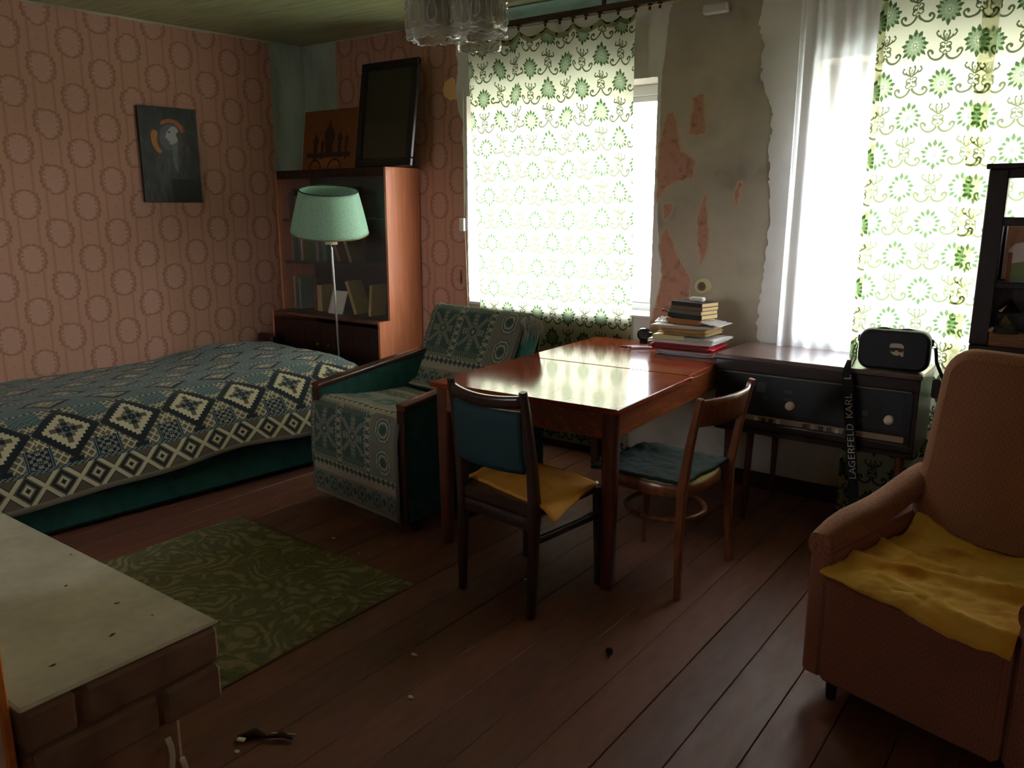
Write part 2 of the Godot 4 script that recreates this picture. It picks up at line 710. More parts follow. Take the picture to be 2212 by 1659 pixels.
func tex_portrait() -> ImageTexture:
	# murky painting: smoky grey ground, two orange arcs round a pale turned head
	var w := 200
	var h := 300
	var im := Image.create(w, h, false, Image.FORMAT_RGB8)
	var n := FastNoiseLite.new()
	n.frequency = 0.02
	for y in h:
		for x in w:
			var k := 0.16 + 0.09 * n.get_noise_2d(x * 2.0, y * 0.7)
			k += 0.19 * exp(-(pow((x - 105.0) / 45.0, 2) + pow((y - 150.0) / 110.0, 2)))
			k += 0.07 * n.get_noise_2d(x * 9.0, y * 1.2)
			if x < 75: k += 0.04
			im.set_pixel(x, y, Color(k, k * 1.0, k * 1.05))
	stroke(im, arc(98, 100, 52, 2.35, 3.5, 12), 7, 11, C(196, 126, 52))
	stroke(im, arc(104, 86, 46, 4.1, 5.9, 12), 5, 9, C(180, 104, 58))
	blob(im, 100, 92, 34, 42, 0.2, C(100, 100, 110))
	blob(im, 112, 86, 20, 30, 0.25, C(186, 186, 194))
	stroke(im, [Vector2(96, 78), Vector2(90, 92), Vector2(98, 96)], 5, 4, C(190, 190, 198))
	blob(im, 100, 76, 4.5, 2.4, 0, C(40, 42, 52))
	stroke(im, [Vector2(92, 104), Vector2(102, 108)], 1.6, 1.4, C(110, 92, 100))
	stroke(im, [Vector2(132, 84), Vector2(142, 110), Vector2(126, 140), Vector2(100, 150)], 9, 5, C(78, 76, 62))
	stroke(im, [Vector2(118, 120), Vector2(112, 170), Vector2(120, 200)], 10, 3, C(116, 118, 124))
	stroke(im, [Vector2(150, 60), Vector2(156, 140), Vector2(150, 230)], 1.4, 1.4, C(60, 60, 66))
	blob(im, 160, 128, 4, 14, 0.2, C(118, 70, 58))
	im.fill_rect(Rect2i(96, 226, 104, 74), C(30, 30, 33))
	for y in range(0, h, 1):
		for x in w:
			if n.get_noise_2d(x * 12.0 + 400.0, y * 1.2) > 0.42:
				im.set_pixel(x, y, im.get_pixel(x, y).lightened(0.12))
	return itex(im)


func tex_domes() -> ImageTexture:
	# burnt-wood panel: a row of onion domes and towers over low roofs
	var w := 240
	var h := 180
	var im := Image.create(w, h, false, Image.FORMAT_RGB8)
	var n := FastNoiseLite.new()
	n.frequency = 0.02
	for y in h:
		for x in w:
			var k := 0.05 * n.get_noise_2d(x * 0.6, y * 6.0)
			im.set_pixel(x, y, Color(0.50 + k, 0.30 + k, 0.14 + k))
	var d := C(62, 34, 18)
	for q in [[60.0, 92.0, 13.0], [122.0, 78.0, 24.0], [170.0, 86.0, 11.0], [200.0, 92.0, 9.0], [92.0, 104.0, 9.0]]:
		blob(im, q[0], q[1], q[2], q[2] * 1.15, 0, d)
		blob(im, q[0], q[1] - q[2] * 1.2, q[2] * 0.9, q[2] * 0.3, PI / 2, d, true)
		im.fill_rect(Rect2i(int(q[0] - q[2] * 0.7), int(q[1]), int(q[2] * 1.4), 60), d)
	im.fill_rect(Rect2i(20, 130, 200, 14), d)
	blob(im, 120, 160, 54, 14, 0, C(150, 92, 44))
	stroke(im, arc(60, 178, 26, PI, TAU), 3, 3, d)
	stroke(im, arc(150, 180, 30, PI, TAU), 3, 3, d)
	return itex(im)


func tex_landscape() -> ImageTexture:
	var w := 160
	var h := 220
	var im := Image.create(w, h, false, Image.FORMAT_RGB8)
	var n := FastNoiseLite.new()
	n.frequency = 0.03
	for y in h:
		for x in w:
			var k := 0.5 + 0.5 * n.get_noise_2d(x, y)
			var c := C(66, 60, 44).lerp(C(46, 52, 36), k)
			if y > 130: c = c.lerp(C(78, 64, 50), 0.5)
			im.set_pixel(x, y, c)
	return itex(im)


func tex_radio() -> ImageTexture:
	# front of the radiogram: louvre lines left and right, a dark dial
	var w := 512
	var h := 112
	var im := Image.create(w, h, false, Image.FORMAT_RGB8)
	im.fill(C(22, 24, 28))
	for y in range(6, h - 4, 6):
		im.fill_rect(Rect2i(150, y, 340, 2), C(52, 54, 56))
	for q in [[108, 18, 26, 30], [128, 60, 14, 8], [186, 30, 22, 14], [186, 54, 22, 10], [392, 60, 16, 16], [380, 86, 22, 8]]:
		im.fill_rect(Rect2i(q[0], q[1], q[2], q[3]), C(60, 62, 60))
	im.fill_rect(Rect2i(394, 62, 12, 12), C(70, 86, 56))
	return itex(im)


func tex_hex() -> ImageTexture:
	# upholstery: faint honeycomb of paler spots
	var w := 128
	var h := 148
	var im := Image.create(w, h, false, Image.FORMAT_RGB8)
	var n := FastNoiseLite.new()
	n.frequency = 0.2
	for y in h:
		for x in w:
			var best := 9.0
			for q in [[0, 0], [64, 0], [128, 0], [32, 37], [96, 37], [0, 74], [64, 74], [128, 74], [32, 111], [96, 111], [0, 148], [64, 148], [128, 148]]:
				best = minf(best, Vector2(x - q[0], y - q[1]).length() / 32.0)
			var k := 0.80 + 0.05 * n.get_noise_2d(x, y)
			if best < 0.72: k += 0.14
			if best < 0.3: k -= 0.10
			im.set_pixel(x, y, Color(k, k * 0.99, k * 0.98))
	return itex(im)


func tex_specks() -> ImageTexture:
	# whitewash with soot spots and scuffs
	var w := 384
	var im := Image.create(w, w, false, Image.FORMAT_RGB8)
	var n := FastNoiseLite.new()
	n.frequency = 0.012
	n.fractal_octaves = 4
	for y in w:
		for x in w:
			var k := 0.93 + 0.09 * n.get_noise_2d(x, y) + 0.04 * n.get_noise_2d(x * 6.0, y * 6.0)
			im.set_pixel(x, y, Color(k, k * 0.99, k * 0.96))
	var r := RandomNumberGenerator.new()
	r.seed = 4
	for i in 34:
		var p := Vector2(r.randf() * w, r.randf() * w)
		var s := r.randf_range(0.5, 1.9)
		var a := r.randf() * TAU
		blob(im, p.x, p.y, s * r.randf_range(1.0, 2.6), s, a, C(112, 102, 90))
		if i % 3 == 0:
			blob(im, p.x, p.y, s * 0.8, s * 0.6, a, C(44, 36, 32))
	return itex(im)


func _ready() -> void:
	rng.seed = 7
	noise.seed = 5
	noise.frequency = 1.0
	noise.fractal_octaves = 3
	# ---- camera
	var cam := Camera3D.new()
	cam.name = "camera"
	cam.position = Vector3(0, 1.5, 0)
	cam.rotation_degrees = Vector3(-12.304, 36.421, 0)
	cam.fov = 50.9765
	cam.near = 0.02
	add_child(cam)
	# ---- daylight: an overcast sky, let in by the windows alone
	var env := Environment.new()
	var sky := Sky.new()
	var sm := ProceduralSkyMaterial.new()
	sm.sky_top_color = C(222, 230, 240)
	sm.sky_horizon_color = C(250, 250, 250)
	sm.ground_bottom_color = C(110, 112, 104)
	sm.ground_horizon_color = C(150, 152, 146)
	sm.sky_energy_multiplier = 1.0
	sky.sky_material = sm
	env.background_mode = Environment.BG_SKY
	env.sky = sky
	env.background_energy_multiplier = 26.0
	env.tonemap_mode = Environment.TONE_MAPPER_LINEAR
	env.tonemap_exposure = 1.12
	env.sdfgi_enabled = true
	env.ssao_enabled = true
	env.ssil_enabled = true
	var we := WorldEnvironment.new()
	we.name = "environment"
	we.environment = env
	add_child(we)
	materials()
	room()
	windows()
	curtains()
	stove()
	bed()
	bookcase()
	floor_lamp()
	chair_bed()
	table()
	chair_teal()
	chair_bent()
	table_stack()
	radio()
	handbag()
	armchair()
	vanity()
	chandelier()
	wall_things()
	floor_things()


func materials() -> void:
	var grain := ntex(11, 0.012, [0.62, 0.85, 0.72, 1.0, 0.8], 256, 256)
	var mott := ntex(12, 0.012, [0.72, 0.9, 1.0], 256, 256, 5)
	var fine := ntex(13, 0.08, [0.3, 0.7], 256, 256, 3)
	var ragg := ntex(14, 0.03, [0.52, 0.6, 0.72], 256, 256, 4)
	mats.grain = grain
	mats.mott = mott
	mats.fine = fine
	mats.wallpaper = M(Color.WHITE, 0.85, {"tex": tex_wallpaper(), "bump": fine, "h": 0.02})
	mats.green_paint = M(C(190, 206, 190), 0.6, {"tex": mott, "tri": Vector3(1.2, 0.35, 1.2)})
	mats.plaster = M(C(204, 193, 174), 0.95, {"tex": ntex(21, 0.008, [0.76, 0.9, 0.95, 1.0, 0.92], 512, 512, 5), "tri": Vector3(0.45, 0.45, 0.45), "bump": mott, "h": 0.3})
	mats.skim = M(C(246, 243, 240), 0.9, {"tex": ntex(22, 0.01, [0.88, 0.97, 1.0], 256, 256, 5), "tri": Vector3(0.9, 0.9, 0.9)})
	mats.scrap = M(C(200, 150, 130), 0.9, {"tex": ntex(23, 0.02, [0.7, 0.95, 1.05, 0.8], 256, 256, 4), "tri": Vector3(2.2, 2.2, 2.2)})
	mats.torn = M(C(206, 180, 146), 0.9)
	mats.ceiling = M(C(214, 212, 192), 0.45, {"tex": ntex(24, 0.008, [C(150, 140, 112), C(205, 212, 176), C(176, 186, 150), C(232, 232, 200)], 512, 512, 4), "tri": Vector3(0.22, 1.0, 2.6)})
	mats.turquoise = M(C(158, 196, 180), 0.5, {"tex": ntex(25, 0.02, [0.75, 1.0, 1.0], 256, 256, 4), "tri": Vector3(0.7, 3.0, 3.0)})
	mats.dark_gap = M(C(20, 12, 10), 0.9)
	mats.planks = []
	for i in 5:
		var c := C(126, 76, 58).lerp(C(110, 66, 52), i / 4.0)
		mats.planks.append(M(c, 0.42, {"tex": ntex(30 + i, 0.014, [0.86, 0.97, 1.0, 0.92, 1.0], 256, 256, 4), "tri": Vector3(2.4, 1.0, 0.6), "off": Vector3(0.21 * i, 0, 0.37 * i), "rough_tex": ragg}))
	mats.planks[0].roughness = 1.0
	for m in mats.planks:
		m.roughness = 0.85
	mats.pvc = M(C(238, 240, 240), 0.35)
	mats.pane = M(C(250, 255, 252), 0.02, {"alpha": 0.05})
	mats.curtain = M(Color.WHITE, 0.9, {"tex": tex_curtain(), "back": Color(1.3, 1.3, 1.3)})
	mats.tulle = M(C(246, 244, 242), 0.9, {"alpha": 0.6, "back": Color(1.4, 1.4, 1.4)})
	mats.rod = M(C(70, 40, 26), 0.5, {"tex": grain, "tri": Vector3(1, 8, 8)})
	mats.brass = M(C(150, 110, 52), 0.35, {"metal": 1.0})
	mats.steel = M(C(190, 188, 180), 0.25, {"metal": 1.0})
	mats.black = M(C(16, 16, 17), 0.5)
	mats.white = M(C(226, 222, 212), 0.5)
	mats.cream_plastic = M(C(214, 202, 164), 0.45)
	mats.brick = M(C(138, 104, 82), 0.85, {"tex": mott, "tri": Vector3(2.5, 2.5, 2.5), "bump": ragg, "h": 0.25})
	mats.mortar = M(C(108, 80, 62), 0.95)
	mats.whitewash = M(C(214, 202, 180), 0.9, {"tex": tex_specks(), "tri": Vector3(1.1, 1.1, 1.1), "bump": ragg, "h": 0.2})
	mats.teal = M(C(22, 84, 74), 0.85, {"tex": mott, "tri": Vector3(3, 3, 3), "bump": fine, "h": 0.05})
	mats.wood_dark = M(C(60, 30, 20), 0.4, {"tex": grain, "tri": Vector3(6, 1, 6)})
	mats.wood_red = M(C(104, 48, 32), 0.3, {"tex": grain, "tri": Vector3(7, 1.0, 7), "coat": 0.6, "coat_rough": 0.15})
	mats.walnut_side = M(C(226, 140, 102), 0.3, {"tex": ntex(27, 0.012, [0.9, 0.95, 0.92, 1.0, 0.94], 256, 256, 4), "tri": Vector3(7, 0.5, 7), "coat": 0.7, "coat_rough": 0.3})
	mats.wood_black = M(C(34, 24, 22), 0.4)
	mats.hex = tex_hex()
	mats.velvet = M(C(166, 106, 86), 0.9, {"tex": mats.hex, "tri": Vector3(26, 24, 26), "rim": 0.25})
	mats.velvet_plain = M(C(158, 100, 74), 0.95, {"tex": ntex(28, 0.05, [0.7, 0.95, 1.0], 256, 256, 4), "tri": Vector3(5, 5, 5), "rim": 0.3, "bump": fine, "h": 0.15})
	mats.yellow = M(C(232, 190, 92), 0.9, {"tex": ntex(29, 0.01, [C(225, 190, 120), C(255, 240, 215), C(255, 232, 170), C(220, 170, 70)], 256, 256, 4), "scale": Vector3(1, 1, 1), "rim": 0.2})
	mats.grass = M(C(140, 142, 132), 0.95)


# ---------------------------------------------------------------- the room
const TILT := -0.09967       # the left wall, the bed and the chair-bed stand a little askew to the floorboards
const CORNER := Vector3(-5.03, 0, -4.2)


func ragged(pts: Array, amp: float, seed_: float) -> PackedVector2Array:
	var out := PackedVector2Array()
	for i in pts.size():
		var a: Vector2 = pts[i]
		var b: Vector2 = pts[(i + 1) % pts.size()]
		var n := maxi(1, ceili(a.distance_to(b) / 0.02))
		for k in n:
			var p := a.lerp(b, float(k) / n)
			out.append(p + Vector2(nz(p.x * 30 + seed_, p.y * 30), nz(p.x * 30, p.y * 30 + seed_ + 40)) * amp)
	var clean := Geometry2D.offset_polygon(out, 0.0004)  # joins what the noise has crossed
	var best := out
	var most := 0.0
	for c in clean:
		var box := Rect2(c[0], Vector2.ZERO)
		for p in c:
			box = box.expand(p)
		if box.get_area() > most and not Geometry2D.is_polygon_clockwise(c):
			most = box.get_area()
			best = c
	return best


func room() -> void:
	var g := struct("ground", "grey green yard outside the windows")
	part("yard", MB.new().box(Vector3(-1, -0.75, -8), Vector3(60, 0.1, 60)), mats.grass, g)
	# floor: painted boards that run towards the window wall
	var fl := struct("floor", "worn red brown painted board floor")
	part("subfloor", MB.new().box(Vector3(-2.1, -0.08, -1.25), Vector3(7.8, 0.11, 6.5)), mats.dark_gap, fl)
	var w := 0.163
	var variants := []
	for i in 3:
		variants.append(MB.new().box(Vector3.ZERO, Vector3(w - 0.0022, 0.024, 6.2), 0.0018 + 0.0003 * i).mesh())
	var x := -1.142 - w * 28
	var i := 0
	while x < 1.5:
		var p := part("plank", variants[i % 3], mats.planks[(i * 3 + i / 4) % 5], fl)
		p.position = Vector3(x + w / 2, -0.012 + rng.randf_range(-0.0008, 0.0008), -1.2)
		p.rotation.z = rng.randf_range(-0.0018, 0.0018)
		x += w
		i += 1
	# ceiling
	var ce := struct("ceiling", "low ceiling brushed with streaky olive green paint")
	part("boards", MB.new().box(Vector3(-2.1, 2.73, -1.25), Vector3(7.8, 0.12, 6.5)), mats.ceiling, ce)
	# window wall with two openings
	var ww := struct("wall_window", "window wall of torn pink wallpaper, white plaster margins and bare grey plaster")
	var m := MB.new()
	var z := -4.4
	var d := 0.4
	for q in [[-5.7, -3.46, -0.1, 2.7], [-2.11, -1.26, -0.1, 2.7], [0.09, 1.75, -0.1, 2.7], [-3.46, -2.11, -0.1, 0.875], [-1.26, 0.09, -0.1, 0.875], [-3.46, -2.11, 2.2, 2.7], [-1.26, 0.09, 2.2, 2.7]]:
		m.box(Vector3((q[0] + q[1]) / 2, (q[2] + q[3]) / 2, z), Vector3(q[1] - q[0], q[3] - q[2], d))
	part("masonry", m, mats.plaster, ww)
	var F := Transform3D(Basis(), Vector3(0, 0, -4.2))
	# pink wallpaper on the left part, torn along the window
	var wp := [Vector2(-4.669, 0.0), Vector2(-3.44, 0.0), Vector2(-3.449, 0.796), Vector2(-3.462, 1.045), Vector2(-3.473, 1.35), Vector2(-3.488, 1.649), Vector2(-3.485, 1.854), Vector2(-3.507, 1.942), Vector2(-3.493, 2.05), Vector2(-3.531, 2.115), Vector2(-3.553, 2.231), Vector2(-3.526, 2.398), Vector2(-3.544, 2.461), Vector2(-3.53, 2.655), Vector2(-4.669, 2.655)]
	var pm := MB.new().extrude(ragged(wp, 0.008, 3.0), 0.0018, F)
	var wpm := wallpaper_uv(ragged(wp, 0.008, 3.0), F, 0.0018)
	part("wallpaper", wpm, mats.wallpaper, ww)
	part("green_paint", MB.new().extrude(PackedVector2Array([Vector2(-5.03, 0), Vector2(-4.665, 0), Vector2(-4.665, 2.668), Vector2(-5.03, 2.668)]), 0.0012, F), mats.green_paint, ww)
	# whitewashed margins round the openings
	var s1 := [Vector2(-3.46, 0.875), Vector2(-3.46, 2.2), Vector2(-2.11, 2.2), Vector2(-2.11, 0.875), Vector2(-2.25, 0.875), Vector2(-2.235, 0.70), Vector2(-2.12, 0.77), Vector2(-2.066, 1.009), Vector2(-2.043, 1.141), Vector2(-2.063, 1.27), Vector2(-2.086, 1.475), Vector2(-2.085, 1.576), Vector2(-2.088, 1.874), Vector2(-2.09, 2.069), Vector2(-2.088, 2.235), Vector2(-2.074, 2.32), Vector2(-2.06, 2.512), Vector2(-2.03, 2.60), Vector2(-2.5, 2.64), Vector2(-3.6, 2.64), Vector2(-3.6, 0.80)]
	part("plaster_skim", MB.new().extrude(ragged(s1, 0.004, 9.0), 0.0014, F), mats.skim, ww)
	var s2 := [Vector2(-1.26, 0.875), Vector2(-1.26, 2.2), Vector2(0.09, 2.2), Vector2(0.09, 0.875), Vector2(0.3, 0.6), Vector2(0.3, 2.64), Vector2(-1.56, 2.64), Vector2(-1.55, 2.507), Vector2(-1.565, 2.381), Vector2(-1.535, 2.291), Vector2(-1.537, 2.138), Vector2(-1.494, 2.035), Vector2(-1.472, 1.978), Vector2(-1.467, 1.911), Vector2(-1.477, 1.776), Vector2(-1.458, 1.57), Vector2(-1.443, 1.453), Vector2(-1.45, 1.383), Vector2(-1.452, 1.241), Vector2(-1.473, 0.997), Vector2(-1.475, 0.849), Vector2(-1.42, 0.72), Vector2(-0.9, 0.70)]
	part("plaster_skim", MB.new().extrude(ragged(s2, 0.02, 17.0), 0.004, F), mats.skim, ww)
	# what is left of the wallpaper on the pier between the windows
	var scraps := [
		[[-2.08, 1.873], [-2.052, 1.993], [-2.012, 2.014], [-1.961, 1.795], [-1.939, 1.794], [-1.878, 1.756], [-1.887, 1.659], [-1.981, 1.644], [-2.035, 1.613], [-2.085, 1.538], [-2.09, 1.676], [-2.085, 1.85]],
		[[-1.895, 2.077], [-1.843, 2.084], [-1.825, 1.884], [-1.912, 1.889]],
		[[-2.051, 1.525], [-1.989, 1.525], [-2.001, 1.475], [-2.036, 1.437]],
		[[-1.837, 1.475], [-1.803, 1.585], [-1.775, 1.304], [-1.809, 1.203], [-1.837, 1.327]],
		[[-2.06, 1.295], [-2.05, 1.36], [-2.026, 1.399], [-1.963, 1.248], [-1.903, 1.161], [-1.867, 1.111], [-1.874, 1.034], [-1.916, 0.861], [-2.10, 0.817], [-2.06, 1.006], [-2.035, 1.14]],
		[[-1.633, 1.63], [-1.614, 1.635], [-1.615, 1.571], [-1.626, 1.512], [-1.638, 1.548]]]
	for s in scraps:
		var pts = s.map(func(v): return Vector2(v[0], v[1]))
		var r := ragged(pts, 0.012, 31.0)
		var big := Geometry2D.offset_polygon(r, 0.009)
		part("torn_edge", MB.new().extrude(big[0], 0.0016, F), mats.torn, ww)
		part("wallpaper_scrap", MB.new().extrude(r, 0.0024, F), mats.scrap, ww)
	# bare patch where the paper flaked off by the first window
	var fk := [Vector2(-3.638, 2.301), Vector2(-3.586, 2.327), Vector2(-3.551, 2.31), Vector2(-3.542, 2.19), Vector2(-3.589, 2.185), Vector2(-3.648, 2.216), Vector2(-3.659, 2.254)]
	var fp := part("bare_patch", MB.new().extrude(ragged(fk, 0.008, 5.0), 0.0026, F), M(C(255, 208, 140), 0.9), ww)
	fp.set_meta("label", "orange bare patch of flaked wallpaper")
	var chip := part("paper_chip", MB.new().sheet(6, 4, func(u, v): return Vector3(-3.565 + 0.05 * u, 1.0 + 0.10 * v, -4.195 + 0.02 * u * u), Vector2.ONE, 0.001), mats.scrap, ww)
	# left wall, a little askew; pasted in strips, unpapered by the corner
	var lw := struct("wall_left", "long left wall in faded pink wallpaper with scroll medallions")
	lw.position = CORNER
	lw.rotation.y = TILT
	part("masonry", MB.new().box(Vector3(-0.1, 1.3, 2.8), Vector3(0.2, 2.8, 7.0)), mats.plaster, lw)
	part("green_paint", MB.new().box(Vector3(0.0007, 1.334, 0.15), Vector3(0.0014, 2.668, 0.30)), mats.green_paint, lw)
	var sw := 0.517
	for k in 11:
		var z0 := 0.285 + sw * k
		var off = [0.0, 0.02, -0.03, 0.01, -0.015, 0.03][k % 6]
		var sh := MB.new()
		var top := func(u: float) -> float: return 2.655 + 0.012 * nz((z0 + u) * 9.0, k * 3.0)
		sh.sheet(14, 2, func(u, v): return Vector3(0.002, v * top.call(u * sw), z0 + sw * (1.0 - u) - 0.0004), Vector2(sw / 0.345, -2.655 / 0.32), 0.0016, Vector2(-(z0 + sw) / 0.345, off))
		part("wallpaper_strip", sh, mats.wallpaper, lw)
	# the walls behind the camera and to its right
	var rw := struct("wall_right", "pink papered right hand wall")
	var sh := MB.new()
	part("masonry", MB.new().box(Vector3(1.72, 1.3, -1.25), Vector3(0.2, 2.8, 6.5)), mats.plaster, rw)
	sh.sheet(1, 1, func(u, v): return Vector3(1.618, v * 2.66, -4.2 + 6.15 * u), Vector2(6.15 / 0.345, -2.66 / 0.32), 0.0016)
	part("wallpaper", sh, mats.wallpaper, rw)
	var bw := struct("wall_back", "pink papered wall opposite the window wall")
	var bm := MB.new()
	for q in [[-6.2, -3.5, -0.1, 2.7], [-2.5, 0.45, -0.1, 2.7], [0.95, 1.75, -0.1, 2.7], [-3.5, -2.5, -0.1, 1.1], [-3.5, -2.5, 2.1, 2.7], [0.45, 0.95, -0.1, 1.25], [0.45, 0.95, 1.85, 2.7]]:
		bm.box(Vector3((q[0] + q[1]) / 2, (q[2] + q[3]) / 2, 2.05), Vector3(q[1] - q[0], q[3] - q[2], 0.3))
	part("masonry", bm, mats.plaster, bw)
	for q in [[-5.6, -3.55, 0.0, 2.66], [-2.45, 0.4, 0.0, 2.66], [1.0, 1.61, 0.0, 2.66], [-3.55, -2.45, 0.0, 1.05], [-3.55, -2.45, 2.15, 2.66], [0.4, 1.0, 0.0, 1.2], [0.4, 1.0, 1.9, 2.66]]:
		var pw := MB.new()
		pw.sheet(1, 1, func(u, v): return Vector3(lerpf(q[1], q[0], u), lerpf(q[2], q[3], v), 1.899), Vector2((q[1] - q[0]) / 0.345, -(q[3] - q[2]) / 0.32), 0.0016)
		part("wallpaper", pw, mats.wallpaper, bw)
	# brushed turquoise cove over the first window
	var co := struct("trim_1", "peeling turquoise and white cove strip under the ceiling above the first window")
	var prof := []
	for k in 7:
		var a := PI / 2 * k / 6.0
		prof.append(Vector2(0.055 - 0.055 * sin(a), -0.055 + 0.055 * cos(a) - 0.004))
	var cm := MB.new(true)
	cm.sheet(30, 6, func(u, v):
		var q: Vector2 = prof[roundi(v * 6)]
		var xx := lerpf(-3.5, -2.05, u)
		return Vector3(xx, 2.668 - q.x - 0.006, -4.2 - q.y + 0.002 + 0.003 * nz(xx * 12.0, v * 3.0)), Vector2.ONE, 0.004)
	part("cove", cm, mats.turquoise, co)
	# skirting along the window wall
	var sk := struct("baseboard_window", "dark brown painted skirting board under the windows")
	part("board", MB.new().box(Vector3(-1.7, 0.045, -4.188), Vector3(6.6, 0.085, 0.022), 0.004), mats.wood_dark, sk)
	# edge of the partition that cuts into the frame at the lower left
	var tr := struct("trim_2", "pale painted partition end with a rusty orange edge strip beside the brick stove")
	part("post", MB.new().box(Vector3(-1.53, 1.33, -0.232), Vector3(0.46, 2.66, 0.39), 0.006), M(C(240, 222, 204), 0.7, {"tex": mats.mott, "tri": Vector3(3, 3, 3)}), tr)
	part("edge_strip", MB.new().box(Vector3(-1.298, 1.33, -0.428), Vector3(0.012, 2.66, 0.014), 0.003), M(C(236, 140, 60), 0.7, {"tex": mats.mott, "tri": Vector3(4, 4, 4)}), tr)


func wallpaper_uv(poly: PackedVector2Array, t: Transform3D, depth: float) -> MB:
	var m := MB.new()
	var ix := Geometry2D.triangulate_polygon(poly)
	var f := func(p: Vector2) -> Vector2: return Vector2(p.x / 0.345, -p.y / 0.32)
	for i in range(0, ix.size(), 3):
		var a := poly[ix[i]]
		var b := poly[ix[i + 1]]
		var c := poly[ix[i + 2]]
		m.face([t * Vector3(a.x, a.y, depth), t * Vector3(b.x, b.y, depth), t * Vector3(c.x, c.y, depth)], t.basis.z, [f.call(a), f.call(b), f.call(c)])
	var cw := Geometry2D.is_polygon_clockwise(poly)
	for i in poly.size():
		var a := poly[i]
		var b := poly[(i + 1) % poly.size()]
		var out := Vector3(b.y - a.y, a.x - b.x, 0) * (-1.0 if cw else 1.0)
		m.face([t * Vector3(a.x, a.y, 0), t * Vector3(b.x, b.y, 0), t * Vector3(b.x, b.y, depth), t * Vector3(a.x, a.y, depth)], out, [f.call(a), f.call(b), f.call(b), f.call(a)])
	return m


func windows() -> void:
	var n := 1
	for q in [[-3.46, -2.11, 0.875, 2.2, -4.46, "white plastic window behind the flat green flowered curtain"], [-1.26, 0.09, 0.875, 2.2, -4.46, "white plastic window behind the sheer tulle and the right hand curtain"], [-3.5, -2.5, 1.1, 2.1, 2.08, "low white window in the wall opposite the curtained ones"], [0.45, 0.95, 1.25, 1.85, 2.08, "smallest white window, in the wall opposite the curtained ones"]]:
		var o := struct("window_%d" % n, q[5])
		n += 1
		var x0: float = q[0]
		var x1: float = q[1]
		var y0: float = q[2]
		var y1: float = q[3]
		var z: float = q[4]
		var f := 0.06
		var m := MB.new()
		m.box(Vector3((x0 + x1) / 2, y0 + f / 2, z), Vector3(x1 - x0, f, 0.06), 0.004)
		m.box(Vector3((x0 + x1) / 2, y1 - f / 2, z), Vector3(x1 - x0, f, 0.06), 0.004)
		m.box(Vector3(x0 + f / 2, (y0 + y1) / 2, z), Vector3(f, y1 - y0 - 2 * f, 0.06), 0.004)
		m.box(Vector3(x1 - f / 2, (y0 + y1) / 2, z), Vector3(f, y1 - y0 - 2 * f, 0.06), 0.004)
		m.box(Vector3((x0 + x1) / 2, (y0 + y1) / 2, z), Vector3(f, y1 - y0 - 2 * f, 0.06), 0.004)
		part("frame", m, mats.pvc, o)
		for s in 2:
			var a := x0 + f if s == 0 else (x0 + x1) / 2 + f / 2
			var b := (x0 + x1) / 2 - f / 2 if s == 0 else x1 - f
			var sa := MB.new()
			var e := 0.035
			sa.box(Vector3((a + b) / 2, y0 + f + e / 2, z), Vector3(b - a, e, 0.045), 0.004)
			sa.box(Vector3((a + b) / 2, y1 - f - e / 2, z), Vector3(b - a, e, 0.045), 0.004)
			sa.box(Vector3(a + e / 2, (y0 + y1) / 2, z), Vector3(e, y1 - y0 - 2 * f - 2 * e, 0.045), 0.004)
			sa.box(Vector3(b - e / 2, (y0 + y1) / 2, z), Vector3(e, y1 - y0 - 2 * f - 2 * e, 0.045), 0.004)
			var sash := part("sash", sa, mats.pvc, o)
			var gl := MB.new()
			gl.face([Vector3(a + e, y0 + f + e, z), Vector3(b - e, y0 + f + e, z), Vector3(b - e, y1 - f - e, z), Vector3(a + e, y1 - f - e, z)], Vector3(0, 0, 1))
			part("pane", gl, mats.pane, sash)
		if z < 0:
			part("sill", MB.new().box(Vector3((x0 + x1) / 2, y0 + 0.006, -4.315), Vector3(x1 - x0, 0.02, 0.24), 0.004), mats.pvc, o)


# ---------------------------------------------------------------- curtains
func curtain_sheet(x0: float, x1: float, y0: float, top: Callable, z: Callable, mat: Material, parent: Node, called: String, u0 := 0.0, slant := 0.0) -> MeshInstance3D:
	var w := x1 - x0
	var m := MB.new(true)
	var n := maxi(8, roundi(w * 70))
	m.sheet(n, 30, func(u, v):
		var x := lerpf(x0, x1, u)
		var t: float = top.call(x)
		return Vector3(x - slant * u * (1.0 - v), lerpf(y0, t, v), z.call(x, v)), Vector2(w / 0.236, -(2.47 - y0) / 0.29), 0.0, Vector2(u0, 0.0))
	return part(called, m, mat, parent)


